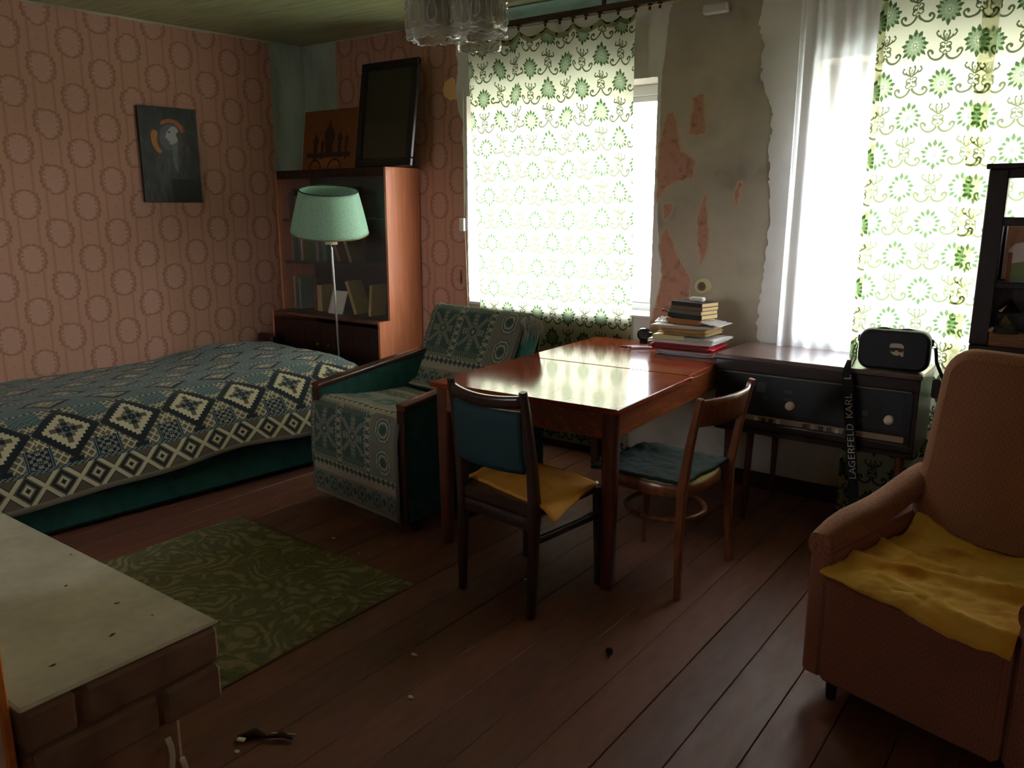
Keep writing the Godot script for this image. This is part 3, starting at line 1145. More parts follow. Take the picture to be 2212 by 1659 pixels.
func curtains() -> void:
	# rail over the first window
	var r := thing("curtain_rod", "brown wooden curtain rail with a brass wire, hung from the ceiling above the first window", "curtain rod", Vector3(-2.8, 2.555, -4.06))
	part("rail", MB.new().box(Vector3(0.33, 0, 0), Vector3(2.04, 0.032, 0.024), 0.004), mats.rod, r)
	for x in [-0.95, 0.42]:
		part("hanger", MB.new().box(Vector3(x, 0.06, 0), Vector3(0.02, 0.12, 0.02), 0.003), mats.rod, r)
	var wire := MB.new(true)
	wire.tube([Vector3(-0.66, -0.026, 0.012), Vector3(0, -0.03, 0.012), Vector3(1.25, -0.026, 0.012)], 0.0022, 6)
	part("wire", wire, mats.brass, r)
	var hooks := [-3.50, -3.32, -3.135, -2.947, -2.758, -2.575, -2.403, -2.289, -2.183]
	for x in hooks + [-2.66, -2.49, -2.102, -2.044]:
		var h := MB.new(true)
		h.tube([Vector3(x + 2.8, -0.016, 0), Vector3(x + 2.8, -0.045, 0.004)], 0.0065, 6)
		h.box(Vector3(x + 2.8, -0.02, 0), Vector3(0.02, 0.012, 0.026), 0.003)
		part("hook", h, mats.rod, r)
	part("bracket", MB.new().box(Vector3(1.02, -0.065, -0.1), Vector3(0.13, 0.045, 0.04), 0.006), mats.white, r)
	var top := func(x: float) -> float:
		for i in hooks.size() - 1:
			if x <= hooks[i + 1] + 0.001:
				var t: float = clampf((x - hooks[i]) / (hooks[i + 1] - hooks[i]), 0, 1)
				return 2.508 - 0.042 * (4.0 * t * (1.0 - t)) * (hooks[i + 1] - hooks[i]) / 0.185
		return 2.508
	var zz := func(x: float, v: float) -> float: return lerpf(-4.172, -4.07, smoothstep(0.34, 1.0, v)) + (0.010 * sin(x * 17.0) + 0.012 * nz(x * 1.3, v * 1.5)) * smoothstep(0.3, 0.8, v)
	var c1 := thing("curtain", "flat green flowered curtain hanging over the first window behind the table", "curtain", Vector3.ZERO, 0.0)
	curtain_sheet(-3.34, -2.185, 0.05, top, zz, mats.curtain, c1, "cloth", 0.25, 0.04)
	var hem := MB.new(true)
	hem.sheet(80, 2, func(u, v):
		var x := lerpf(-3.34, -2.185, u)
		return Vector3(x, top.call(x) - 0.028 * (1.0 - v) + 0.002, zz.call(x, 1.0) + 0.005), Vector2(4.9, -0.1), 0.003)
	part("hem", hem, mats.curtain, c1)
	# second window: rail out of sight, sheer tulle and two flowered widths
	var r2 := thing("curtain_rod", "brown wooden curtain rail above the second window", "curtain rod", Vector3(-0.5, 2.56, -4.05))
	part("rail", MB.new().box(Vector3(0, 0, 0), Vector3(2.3, 0.03, 0.024), 0.004), mats.rod, r2)
	for x in [-0.8, 0.8]:
		part("hanger", MB.new().box(Vector3(x, 0.06, 0), Vector3(0.02, 0.11, 0.02), 0.003), mats.rod, r2)
	var t := thing("tulle_curtain", "sheer white tulle over the left half of the second window", "curtain", Vector3.ZERO)
	var tm := MB.new(true)
	tm.sheet(140, 24, func(u, v):
		var x := lerpf(-1.345 + 0.02 * sin(v * 2.0), 0.05, pow(u, 1.15))
		var y := lerpf(0.62, 2.545, v)
		var fold := 0.020 * sin(x * 42.0 + 1.2 * sin(v * 2.0)) + 0.012 * sin(x * 95.0)
		if u < 0.08:
			fold *= 1.6
		return Vector3(x, y, -4.12 + fold * (0.55 + 0.45 * v)))
	part("net", tm, mats.tulle, t)
	var th := MB.new(true)
	th.sheet(2, 24, func(u, v): return Vector3(-1.335 + 0.018 * u + 0.02 * sin(v * 2.0), lerpf(0.62, 2.545, v), -4.095), Vector2.ONE, 0.002)
	part("hem", th, mats.tulle, t)
	var top2 := func(x: float) -> float: return 2.535 - 0.02 * absf(sin(x * 16.0))
	var za := func(x: float, v: float) -> float: return -4.02 + 0.014 * sin(x * 15.0 + 0.8) + 0.01 * nz(x * 2.0, v * 2.0 + 7.0)
	var zb := func(x: float, v: float) -> float: return -4.045 + 0.014 * sin(x * 13.0 + 2.0) + 0.01 * nz(x * 2.0, v * 2.0 + 3.0)
	var a := thing("curtain", "green flowered curtain width over the second window, left of the overlap and behind the handbag", "curtain", Vector3.ZERO)
	curtain_sheet(-0.955, -0.495, 0.03, top2, za, mats.curtain, a, "cloth", 0.1)
	var ah := MB.new(true)
	ah.sheet(2, 30, func(u, v): return Vector3(-0.957 + 0.03 * u, lerpf(0.03, 2.52, v), za.call(-0.945, v) + 0.007), Vector2(0.127, -8.52), 0.0, Vector2(0.30, 0.0))
	part("side_hem", ah, mats.curtain, a)
	var b := thing("curtain", "green flowered curtain width over the second window, right of the overlap behind the vanity", "curtain", Vector3.ZERO)
	curtain_sheet(-0.56, 0.34, 0.03, top2, zb, mats.curtain, b, "cloth", 0.55)


# ---------------------------------------------------------------- brick stove in the foreground
func stove() -> void:
	var o := thing("brick_stove", "low brick stove bench with a whitewashed top in the lower left foreground", "stove", Vector3(-1.273, 0, -0.79))
	var bl := 0.265
	var lengths := [0.265, 0.265, 0.265, 0.265, 0.265, 0.265, 0.265]
	# two overhanging courses of bricks under the plaster top
	part("core", MB.new().box(Vector3(-0.93, 0.653, 0.175), Vector3(1.852, 0.155, 0.342), 0.012), mats.mortar, o)
	part("top_slab", MB.new().box(Vector3(-0.93, 0.7365, 0.175), Vector3(1.862, 0.009, 0.352), 0.004), mats.whitewash, o)
	for course in 2:
		var y := 0.695 - 0.079 * course
		var z := -0.002
		var first := true
		while z < 0.34:
			var l := 0.127 if course == 1 and first else 0.262
			l = minf(l, 0.352 - z)
			if l > 0.04:
				part("brick", MB.new().box(Vector3(-0.0585, y, z + l / 2), Vector3(0.125, 0.072, l - 0.010), 0.008), mats.brick, o)
			z += l
			first = false
		var x := -0.13
		for k in 6:
			for zz in [0.0565, 0.2935]:
				part("brick", MB.new().box(Vector3(x - 0.13, y, zz), Vector3(0.25, 0.072, 0.115), 0.008), mats.brick, o)
			x -= 0.262
	# recessed body below, plastered and chipped
	part("body", MB.new().box(Vector3(-0.96, 0.285, 0.20), Vector3(1.76, 0.57, 0.31), 0.012), M(C(150, 112, 84), 0.95, {"tex": mats.mott, "tri": Vector3(3, 3, 3)}), o)
	for q in [[-0.02, 0.50, 0.075], [-0.005, 0.44, 0.05]]:
		part("peeling_plaster", MB.new(true).sheet(5, 8, func(u, v): return Vector3(-0.079 + 0.004 * sin(v * 5.0), q[1] - 0.16 + 0.16 * v, q[2] + 0.012 * u + 0.008 * sin(v * 6.0)), Vector2.ONE, 0.004), mats.whitewash, o)


# ---------------------------------------------------------------- bed
func wl(w: float, y: float, l: float) -> Vector3:
	return Vector3(w, y, l)


func bed() -> void:
	var o := thing("sofa_bed", "wide fold-out sofa bed in dark teal cloth along the left wall", "bed", CORNER, TILT)
	part("base", MB.new().box(Vector3(0.80, 0.15, 1.92), Vector3(1.38, 0.26, 2.66), 0.02), mats.teal, o)
	part("mattress", MB.new().box(Vector3(0.72, 0.36, 1.92), Vector3(1.24, 0.20, 2.62), 0.05), mats.teal, o)
	for q in [[0.18, 0.68], [1.42, 0.68], [0.18, 3.1], [1.42, 3.1]]:
		part("foot", MB.new().box(Vector3(q[0], 0.012, q[1]), Vector3(0.06, 0.024, 0.06), 0.004), mats.wood_dark, o)
	part("armrest", MB.new().box(Vector3(0.12, 0.40, 0.515), Vector3(0.19, 0.39, 0.06), 0.015), mats.wood_dark, o)
	# patterned spread: profile across the bed, from the wall to the hem
	var prof := [Vector2(0.02, 0.475), Vector2(0.2, 0.505), Vector2(0.5, 0.53), Vector2(0.9, 0.548), Vector2(1.18, 0.552), Vector2(1.32, 0.528), Vector2(1.42, 0.472), Vector2(1.49, 0.385), Vector2(1.53, 0.29), Vector2(1.552, 0.205)]
	var cv := Curve2D.new()
	for i in prof.size():
		var d: Vector2 = (prof[mini(i + 1, prof.size() - 1)] - prof[maxi(i - 1, 0)]) / 6.0
		cv.add_point(prof[i], -d, d)
	var total := cv.get_baked_length()
	var m := MB.new(true)
	var l0 := 0.55
	var l1 := 3.25
	m.sheet(110, 64, func(u, v):
		# u from the far end to the near end, v from the hem to the wall
		var p := cv.sample_baked(total * (1.0 - v))
		var l := lerpf(l0 - 0.02, l1, u)
		var y := p.y
		var w := p.x
		var top := smoothstep(0.0, 0.35, v)
		y += 0.03 * smoothstep(1.6, 0.8, l) * smoothstep(0.0, 0.2, v)
		# the pillow under the spread by the wall, far end
		y += 0.055 * exp(-pow((l - 1.0) / 0.34, 2) - pow((w - 0.35) / 0.4, 2)) * top
		y += (0.012 * nz(l * 2.2, w * 2.2) + 0.006 * nz(l * 6.0, w * 6.0, 4.0)) * top
		if v < 0.25:
			var k = 1.0 - v / 0.25
			w += (0.012 * sin(l * 7.0) + 0.012 * nz(l * 3.0, 2.0)) * k
			y += (0.03 * sin(l * 2.6 - 2.2) + 0.006 * sin(l * 9.0)) * k
		# rounded fall at the far end
		var e := clampf((l0 + 0.16 - l) / 0.18, 0.0, 1.0)
		y -= 0.13 * e * e
		return Vector3(w, y, l), Vector2((l1 - l0) / 0.30, -total / 1.90), 0.008, Vector2(0.42, 1.0))
	var sp := single("bedspread", m, M(Color.WHITE, 0.95, {"tex": tex_bedspread(), "bump": mats.fine, "h": 0.05, "rim": 0.15}), "woven bedspread of black and cream diamonds over the bed by the left wall", "bedspread")
	sp.position = CORNER
	sp.rotation.y = TILT


# ---------------------------------------------------------------- bookcase and what is in it
func make_book(label: String, at: Vector3, t: float, h: float, d: float, col: Color, lean: float, turn: float, grp: String) -> Node3D:
	# stands on its foot, spine towards +z; leans about z
	var o := thing("book", label, "book", at, turn, grp)
	o.rotation.z = lean
	var cm := M(col, 0.7)
	var c := MB.new()
	c.box(Vector3(-t / 2 + 0.0012, h / 2, -d / 2), Vector3(0.0024, h, d), 0.0006)
	c.box(Vector3(t / 2 - 0.0012, h / 2, -d / 2), Vector3(0.0024, h, d), 0.0006)
	c.box(Vector3(0, h / 2, -0.0015), Vector3(t, h, 0.003), 0.001)
	part("cover", c, cm, o)
	part("pages", MB.new().box(Vector3(0, h / 2, -d / 2), Vector3(t - 0.006, h - 0.008, d - 0.01)), M(C(206, 190, 150), 0.9), o)
	return o


func bookcase() -> void:
	var x0 := -5.015
	var x1 := -3.88
	var o := thing("bookcase", "tall dark red-brown bookcase with glazed shelves and a sunlit right side, in the corner", "bookcase", Vector3((x0 + x1) / 2, 0, -3.99))
	var w := x1 - x0
	var h := w / 2
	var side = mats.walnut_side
	var wood = mats.wood_dark
	for s in [-1, 1]:
		var sd := MB.new()
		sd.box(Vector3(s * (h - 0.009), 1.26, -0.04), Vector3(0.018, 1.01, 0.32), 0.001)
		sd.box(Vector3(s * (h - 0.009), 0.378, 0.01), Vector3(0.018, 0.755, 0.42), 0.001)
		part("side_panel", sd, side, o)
	part("top_panel", MB.new().box(Vector3(0, 1.756, -0.04), Vector3(w - 0.036, 0.018, 0.32)), wood, o)
	part("back_panel", MB.new().box(Vector3(0, 0.88, -0.194), Vector3(w - 0.04, 1.74, 0.008)), wood, o)
	part("ledge", MB.new().box(Vector3(0, 0.745, 0.008), Vector3(w - 0.037, 0.02, 0.41), 0.001), M(C(120, 84, 64), 0.5, {"tex": mats.grain, "tri": Vector3(1, 6, 6)}), o)
	for y in [1.415, 1.11]:
		part("shelf", MB.new().box(Vector3(0, y, -0.05), Vector3(w - 0.038, 0.02, 0.27)), wood, o)
	part("valance", MB.new().box(Vector3(0, 1.727, 0.108), Vector3(w - 0.037, 0.04, 0.018)), wood, o)
	for s in [-1, 1]:
		var d := part("door", MB.new().box(Vector3(s * (w / 4 - 0.005), 0.40, 0.21), Vector3(w / 2 - 0.014, 0.62, 0.018), 0.003), mats.wood_dark, o)
		part("knob", MB.new(true).lathe([Vector2(0.0, 0.022), Vector2(0.010, 0.018), Vector2(0.012, 0.010), Vector2(0.006, 0.0)], 12, Transform3D(Basis(Vector3.RIGHT, PI / 2), Vector3(s * 0.06, 0.55, 0.219))), mats.brass, d)
	part("plinth", MB.new().box(Vector3(0, 0.04, 0.19), Vector3(w - 0.04, 0.078, 0.018)), wood, o)
	for s in [-1, 1]:
		var gl := MB.new()
		gl.box(Vector3(s * (w / 4 - 0.012), 1.232, 0.102 + 0.004 * s), Vector3(w / 2 - 0.004, 0.955, 0.003))
		part("glass_door", gl, M(C(235, 245, 240), 0.03, {"alpha": 0.03, "spec": 0.2}), o)
	# books, each with its own place named
	var cols := [[C(96, 44, 34), "maroon"], [C(60, 74, 62), "dark green"], [C(58, 66, 84), "slate blue"], [C(120, 96, 62), "tan"], [C(84, 60, 44), "brown"], [C(120, 122, 104), "grey green"], [C(150, 128, 84), "ochre"], [C(52, 50, 48), "black"], [C(130, 80, 60), "rust"]]
	var ord := ["first", "second", "third", "fourth", "fifth", "sixth", "seventh", "eighth", "ninth", "tenth", "eleventh", "twelfth", "thirteenth", "fourteenth"]
	var rows := [[1.427, "top", [0.03, 0.028, 0.035, 0.03, 0.04, 0.026, 0.034, 0.03, 0.036, 0.045, 0.03], 0.19], [1.122, "middle", [0.03, 0.036, 0.028, 0.03, 0.034, 0.03, 0.03, 0.055, 0.03, 0.028], 0.20], [0.757, "bottom", [0.022, 0.03, 0.024, 0.036, 0.05, 0.03, 0.026], 0.22]]
	for r in rows.size():
		var row: Array = rows[r]
		var x := x0 + 0.06
		for i in row[2].size():
			var t: float = row[2][i]
			var c: Array = cols[(i * 4 + r * 3) % cols.size()]
			var lean := 0.0
			var hh: float = row[3] + 0.03 * sin(i * 2.3 + r)
			if r == 0 and i >= 9: lean = 0.33
			if r == 1 and i >= 8: lean = 0.38
			if r == 2 and i == 5: lean = 0.36
			if r == 2 and i == 6: lean = -0.10
			if r == 1 and i == 7: c = [C(72, 104, 88), "sea green"]
			if r == 2 and i >= 4: c = [C(176, 148, 84), "ochre"]
			if lean != 0.0: x += hh * sin(absf(lean)) + 0.01
			var b := make_book("%s spined book, %s from the left on the %s shelf of the bookcase" % [c[1], ord[i], row[1]], Vector3(x + t / 2, row[0] + absf(sin(lean)) * t / 2 + 0.0005, -3.935), t, hh, 0.14, c[0], lean, 0.0, "books on the %s shelf of the bookcase" % row[1])
			x += t + 0.003
			if r == 0 and i == 3: x += 0.16
			if r == 0 and i == 8: x += 0.10
			if r == 1 and i == 3: x += 0.10
			if r == 1 and i == 7: x += 0.02
			if r == 2 and i == 2: x += 0.14
			if r == 2 and i == 4: x += 0.24
			if r == 2 and i == 5: x += 0.08
	# a pale booklet and a folded sheet in front of the bottom row
	single("paper", MB.new(true).sheet(6, 6, func(u, v): return Vector3(-4.55 + 0.16 * u + 0.035 * v, 0.757 + 0.165 * v, -3.905 - 0.03 * v + 0.01 * sin(u * 3.0)), Vector2.ONE, 0.002), M(C(214, 206, 190), 0.8), "pale sheet of paper propped up on the bottom shelf of the bookcase", "paper")
	# pictures that stand on top
	var tf := func(b: Vector3, t: Vector3) -> Transform3D:
		var y := (t - b).normalized()
		var xx := Vector3(1, 0, 0)
		xx = (xx - y * xx.dot(y)).normalized()
		return Transform3D(Basis(xx, y, xx.cross(y)), b)
	var p := thing("picture", "brown burnt-wood panel of onion domes leaning on the wall on top of the bookcase", "picture")
	p.transform = tf.call(Vector3(-4.53, 1.768, -3.955), Vector3(-4.53, 2.17, -4.015))
	part("panel", MB.new().box(Vector3(0, 0.205, 0), Vector3(0.55, 0.41, 0.016), 0.002), M(C(110, 66, 34), 0.6), p)
	var pf := MB.new()
	pf.face([Vector3(-0.272, 0.002, 0.0086), Vector3(0.272, 0.002, 0.0086), Vector3(0.272, 0.408, 0.0086), Vector3(-0.272, 0.408, 0.0086)], Vector3.BACK, [Vector2(0, 1), Vector2(1, 1), Vector2(1, 0), Vector2(0, 0)])
	part("drawing", pf, M(Color.WHITE, 0.6, {"tex": tex_domes()}), p)
	part("edge", MB.new().box(Vector3(-0.282, 0.205, -0.004), Vector3(0.014, 0.41, 0.012), 0.002), M(C(206, 204, 190), 0.6), p)
	part("edge", MB.new().box(Vector3(0.28, 0.205, 0), Vector3(0.010, 0.41, 0.018), 0.002), M(C(190, 120, 64), 0.6), p)
	var f := thing("picture", "black framed dark picture leaning on the wall at the right of the bookcase top", "picture")
	f.transform = tf.call(Vector3(-3.98, 1.768, -3.945), Vector3(-3.975, 2.42, -4.045))
	var fm := MB.new()
	var W := 0.52
	var H := 0.685
	var b := 0.055
	fm.box(Vector3(0, b / 2, 0), Vector3(W, b, 0.03), 0.006)
	fm.box(Vector3(0, H - b / 2, 0), Vector3(W, b, 0.03), 0.006)
	fm.box(Vector3(-W / 2 + b / 2, H / 2, 0), Vector3(b, H - 2 * b, 0.03), 0.006)
	fm.box(Vector3(W / 2 - b / 2, H / 2, 0), Vector3(b, H - 2 * b, 0.03), 0.006)
	part("frame", fm, M(C(24, 22, 24), 0.35), f)
	var ff := MB.new()
	ff.face([Vector3(-W / 2 + b - 0.004, b - 0.004, 0.0), Vector3(W / 2 - b + 0.004, b - 0.004, 0.0), Vector3(W / 2 - b + 0.004, H - b + 0.004, 0.0), Vector3(-W / 2 + b - 0.004, H - b + 0.004, 0.0)], Vector3.BACK, [Vector2(0, 1), Vector2(1, 1), Vector2(1, 0), Vector2(0, 0)])
	part("painting", ff, M(Color.WHITE, 0.5, {"tex": tex_landscape()}), f)


func floor_lamp() -> void:
	var o := thing("floor_lamp", "floor lamp with a slanted mint green fabric shade between bed and bookcase", "lamp", Vector3(-4.085, 0, -3.60))
	part("base", MB.new(true).lathe([Vector2(0.0, 0.0), Vector2(0.11, 0.0), Vector2(0.125, 0.006), Vector2(0.12, 0.02), Vector2(0.03, 0.035), Vector2(0.0, 0.036)], 28), mats.cream_plastic, o)
	var pl := MB.new(true)
	pl.tube([Vector3(0, 0.03, 0), Vector3(-0.02, 0.65, 0), Vector3(-0.04, 1.30, 0)], 0.0075, 10)
	part("pole", pl, mats.steel, o)
	var at := Transform3D(Basis(), Vector3(-0.04, 1.268, 0))
	part("collar", MB.new(true).lathe([Vector2(0.0, 0.0), Vector2(0.038, 0.0), Vector2(0.04, 0.004), Vector2(0.04, 0.03), Vector2(0.036, 0.034), Vector2(0.0, 0.034)], 20, at), mats.cream_plastic, o)
	part("switch", MB.new(true).tube([Vector3(-0.02, 1.268, 0.012), Vector3(-0.018, 1.252, 0.014)], 0.004, 6), mats.black, o)
	# eight-sided shade with softened edges, tilted towards the viewer
	var st := Transform3D(Basis(Vector3(0.805, 0, -0.594).normalized(), 0.20) * Basis(Vector3(-0.594, 0, -0.805).normalized(), 0.06), Vector3(-0.05, 1.35, 0.0))
	var rad := func(a: float) -> float: return 1.0 - 0.035 * pow(absf(sin(a * 2.0)), 0.6) + 0.03
	var shp := func(u: float, v: float) -> Vector3:
		var a := u * TAU + 0.3
		var r = lerpf(0.252, 0.186, pow(v, 1.15)) * rad.call(a)
		return st * Vector3(r * cos(a), v * 0.268, -r * sin(a))
	var fab := M(C(184, 226, 200), 0.85, {"tex": ntex(41, 0.05, [0.9, 1.0], 128, 128, 2), "scale": Vector3(8, 3, 1), "back": Color(0.8, 0.8, 0.8), "bump": mats.fine, "h": 0.06})
	var sh := part("lamp_shade", MB.new(true).sheet(64, 10, shp, Vector2.ONE, 0.002), fab, o)
	for v in [0.0, 1.0]:
		var pts := []
		for k in 65:
			pts.append(shp.call(k / 64.0, v))
		part("rim", MB.new(true).tube(pts, 0.004, 6, false), M(C(120, 92, 62) if v == 0.0 else C(52, 52, 46), 0.6), sh)
	part("seam", MB.new(true).tube([shp.call(0.69, 0.0), shp.call(0.69, 0.5), shp.call(0.69, 1.0)], 0.0028, 6), fab, sh)
	part("bulb_holder", MB.new(true).tube([Vector3(-0.04, 1.30, 0), Vector3(-0.042, 1.37, 0)], 0.018, 12), mats.cream_plastic, o)
	part("bulb", MB.new(true).lathe([Vector2(0.0, 0.10), Vector2(0.02, 0.094), Vector2(0.03, 0.07), Vector2(0.024, 0.04), Vector2(0.013, 0.02), Vector2(0.013, 0.0)], 16, Transform3D(Basis(), Vector3(-0.042, 1.365, 0))), M(C(240, 240, 236), 0.2), o)


# ---------------------------------------------------------------- teal chair-bed with its throws
func drape(prof: Array, x0: float, x1: float, mat: Material, parent: Node, called: String, uvs: Vector2, wob := 0.006, thick := 0.006, nu := 36) -> MeshInstance3D:
	# prof: Vector2(depth, height); depth runs along local -z
	var cv := Curve2D.new()
	for i in prof.size():
		var d: Vector2 = (prof[mini(i + 1, prof.size() - 1)] - prof[maxi(i - 1, 0)]) / 6.0
		cv.add_point(prof[i], -d, d)
	var len := cv.get_baked_length()
	var m := MB.new(true)
	m.sheet(nu, maxi(20, roundi(len * 50)), func(u, v):
		var p := cv.sample_baked(len * v)
		var q := cv.sample_baked(minf(len, len * v + 0.01)) - cv.sample_baked(maxf(0, len * v - 0.01))
		q = q.normalized()
		var x := lerpf(x0, x1, u)
		var k := wob * nz(x * 5.0, v * 7.0, x0) + wob * 0.5 * nz(x * 14.0, v * 19.0, 3.0)
		return Vector3(x + wob * nz(v * 5.0, u * 2.0, 9.0), p.y + q.x * k, -p.x + q.y * k), Vector2((x1 - x0) / uvs.x, len / uvs.y), thick)
	return part(called, m, mat, parent)


func chair_bed() -> void:
	var O := Vector3(-3.23, 0, -2.66)
	var T := -0.12
	var o := thing("chair_bed", "teal upholstered fold-out chair-bed with brown wooden arm rails between bed and table", "armchair", O, T)
	var W := 0.74
	for s in 2:
		var x := 0.0 if s == 0 else W - 0.05
		var poly := PackedVector2Array([Vector2(0.0, 0.06), Vector2(0.0, 0.60), Vector2(0.72, 0.70), Vector2(0.95, 0.70), Vector2(0.95, 0.06)])
		# the polygon lies in (depth, height): turn x of the polygon to -z
		var t := Transform3D(Basis(Vector3(0, 0, -1), Vector3(0, 1, 0), Vector3(1, 0, 0)), Vector3(x, 0, 0))
		var a := part("arm", MB.new().extrude(poly, 0.05, t), mats.teal, o)
		part("arm_rail", MB.new(true).beam([Vector3(x + 0.025, 0.612, 0.012), Vector3(x + 0.025, 0.665, -0.36), Vector3(x + 0.025, 0.712, -0.74), Vector3(x + 0.025, 0.708, -0.95)], 0.062, 0.026, Vector3.RIGHT), mats.wood_red, a)
		part("front_strip", MB.new().box(Vector3(x + 0.025, 0.32, 0.008), Vector3(0.054, 0.56, 0.018), 0.004), mats.wood_dark, a)
		for d in [0.06, 0.88]:
			part("foot", MB.new().box(Vector3(x + 0.025, 0.03, -d), Vector3(0.045, 0.06, 0.05), 0.004), mats.wood_dark, o)
	part("seat", MB.new().box(Vector3(W / 2, 0.33, -0.31), Vector3(W - 0.104, 0.36, 0.62), 0.04), mats.teal, o)
	var bt := Transform3D(Basis(Vector3.RIGHT, -0.46), Vector3(W / 2, 0.68, -0.80))
	part("backrest", MB.new(true).pad(W - 0.02, 0.52, 0.05, -0.06, 0.06, 0.03, bt), mats.teal, o)
	part("slat", MB.new().box(Vector3(0.30, 0.524, -0.28), Vector3(0.22, 0.012, 0.02), 0.003), mats.wood_dark, o)
	var tm := M(Color.WHITE, 0.95, {"tex": tex_throw(), "bump": mats.fine, "h": 0.06, "rim": 0.15})
	var a := thing("throw_blanket", "green and grey tapestry throw over the seat and down the front of the teal chair-bed", "blanket", O, T)
	drape([Vector2(-0.028, 0.055), Vector2(-0.034, 0.25), Vector2(-0.034, 0.46), Vector2(-0.02, 0.535), Vector2(0.03, 0.565), Vector2(0.16, 0.545), Vector2(0.36, 0.525), Vector2(0.55, 0.522)], 0.0, W - 0.03, tm, a, "cloth", Vector2(0.70, 0.82))
	var fr := MB.new()
	for k in 70:
		var x := (W - 0.03) * k / 69.0
		fr.face([Vector3(x, 0.058, 0.032), Vector3(x + 0.004, 0.058, 0.032), Vector3(x + 0.003 + 0.004 * sin(k * 3.0), 0.012 + 0.006 * sin(k * 1.7), 0.036)], Vector3.BACK)
	part("fringe", fr, M(C(120, 116, 96), 0.95), a)
	var b := thing("throw_blanket", "matching tapestry throw hung over the reclined back of the teal chair-bed, frayed at its end", "blanket", O, T)
	drape([Vector2(0.58, 0.536), Vector2(0.635, 0.56), Vector2(0.70, 0.68), Vector2(0.79, 0.86), Vector2(0.815, 0.925), Vector2(0.865, 0.965), Vector2(0.935, 0.935), Vector2(0.96, 0.85), Vector2(0.93, 0.76)], 0.0, W - 0.02, tm, b, "cloth", Vector2(0.72, 0.86))
	var fz := MB.new(true)
	for k in 60:
		var d := lerpf(0.80, 0.95, rng.randf())
		var y := 0.95 - absf(d - 0.865) * 0.5
		fz.tube([Vector3(W - 0.03, y + 0.012, -d), Vector3(W - 0.008 + rng.randf_range(0.0, 0.014), y - 0.02, -d + rng.randf_range(-0.01, 0.02)), Vector3(W - 0.012 + rng.randf_range(0.0, 0.014), y - rng.randf_range(0.06, 0.12), -d + rng.randf_range(-0.02, 0.03))], 0.0015, 4, false)
	part("fringe", fz, M(C(140, 136, 116), 0.95), b)


# ---------------------------------------------------------------- table and chairs
func table() -> void:
	var o := thing("table", "long glossy red-brown veneered folding table pushed against the window wall", "table", Vector3(-1.885, 0, -2.583), 0.0436)
	var top := M(C(140, 62, 36), 0.12, {"spec": 0.28, "tex": ntex(51, 0.012, [0.66, 0.9, 0.78, 1.0, 0.84], 512, 512, 5), "tri": Vector3(5.0, 5.0, 0.8), "bump": ntex(52, 0.02, [0.3, 0.7], 256, 256, 2), "h": 0.012})
	part("front_leaf", MB.new().box(Vector3(0, 0.746, -0.3765), Vector3(0.915, 0.022, 0.751), 0.003), top, o)
	part("rear_leaf", MB.new().box(Vector3(-0.008, 0.746, -1.155), Vector3(0.892, 0.022, 0.788), 0.003), top, o)
	var ap := M(C(150, 76, 38), 0.3, {"tex": mats.grain, "tri": Vector3(7, 7, 1.0), "coat": 0.5, "coat_rough": 0.2})
	for s in [-1, 1]:
		part("side_apron", MB.new().box(Vector3(s * 0.425, 0.682, -0.755), Vector3(0.02, 0.105, 1.43), 0.002), ap, o)
	for z in [-0.03, -1.48]:
		part("end_apron", MB.new().box(Vector3(0, 0.682, z), Vector3(0.78, 0.105, 0.02), 0.002), ap, o)
	for q in [[-0.405, -0.045], [0.412, -0.045], [-0.405, -1.47], [0.412, -1.47]]:
		var x: float = q[0]
		var z: float = q[1]
		var pts := []
		var ws := []
		for k in 9:
			var t := k / 8.0
			pts.append(Vector3(x, 0.734 * (1.0 - t), z))
			ws.append(0.062 - 0.004 * sin(t * PI) - 0.018 * t * t)
		part("leg", MB.new(true).beam(pts, ws, ws, Vector3.RIGHT), mats.wood_red, o)
	part("hinge", MB.new().box(Vector3(0.4595, 0.745, -0.742), Vector3(0.004, 0.016, 0.03), 0.001), mats.brass, o)


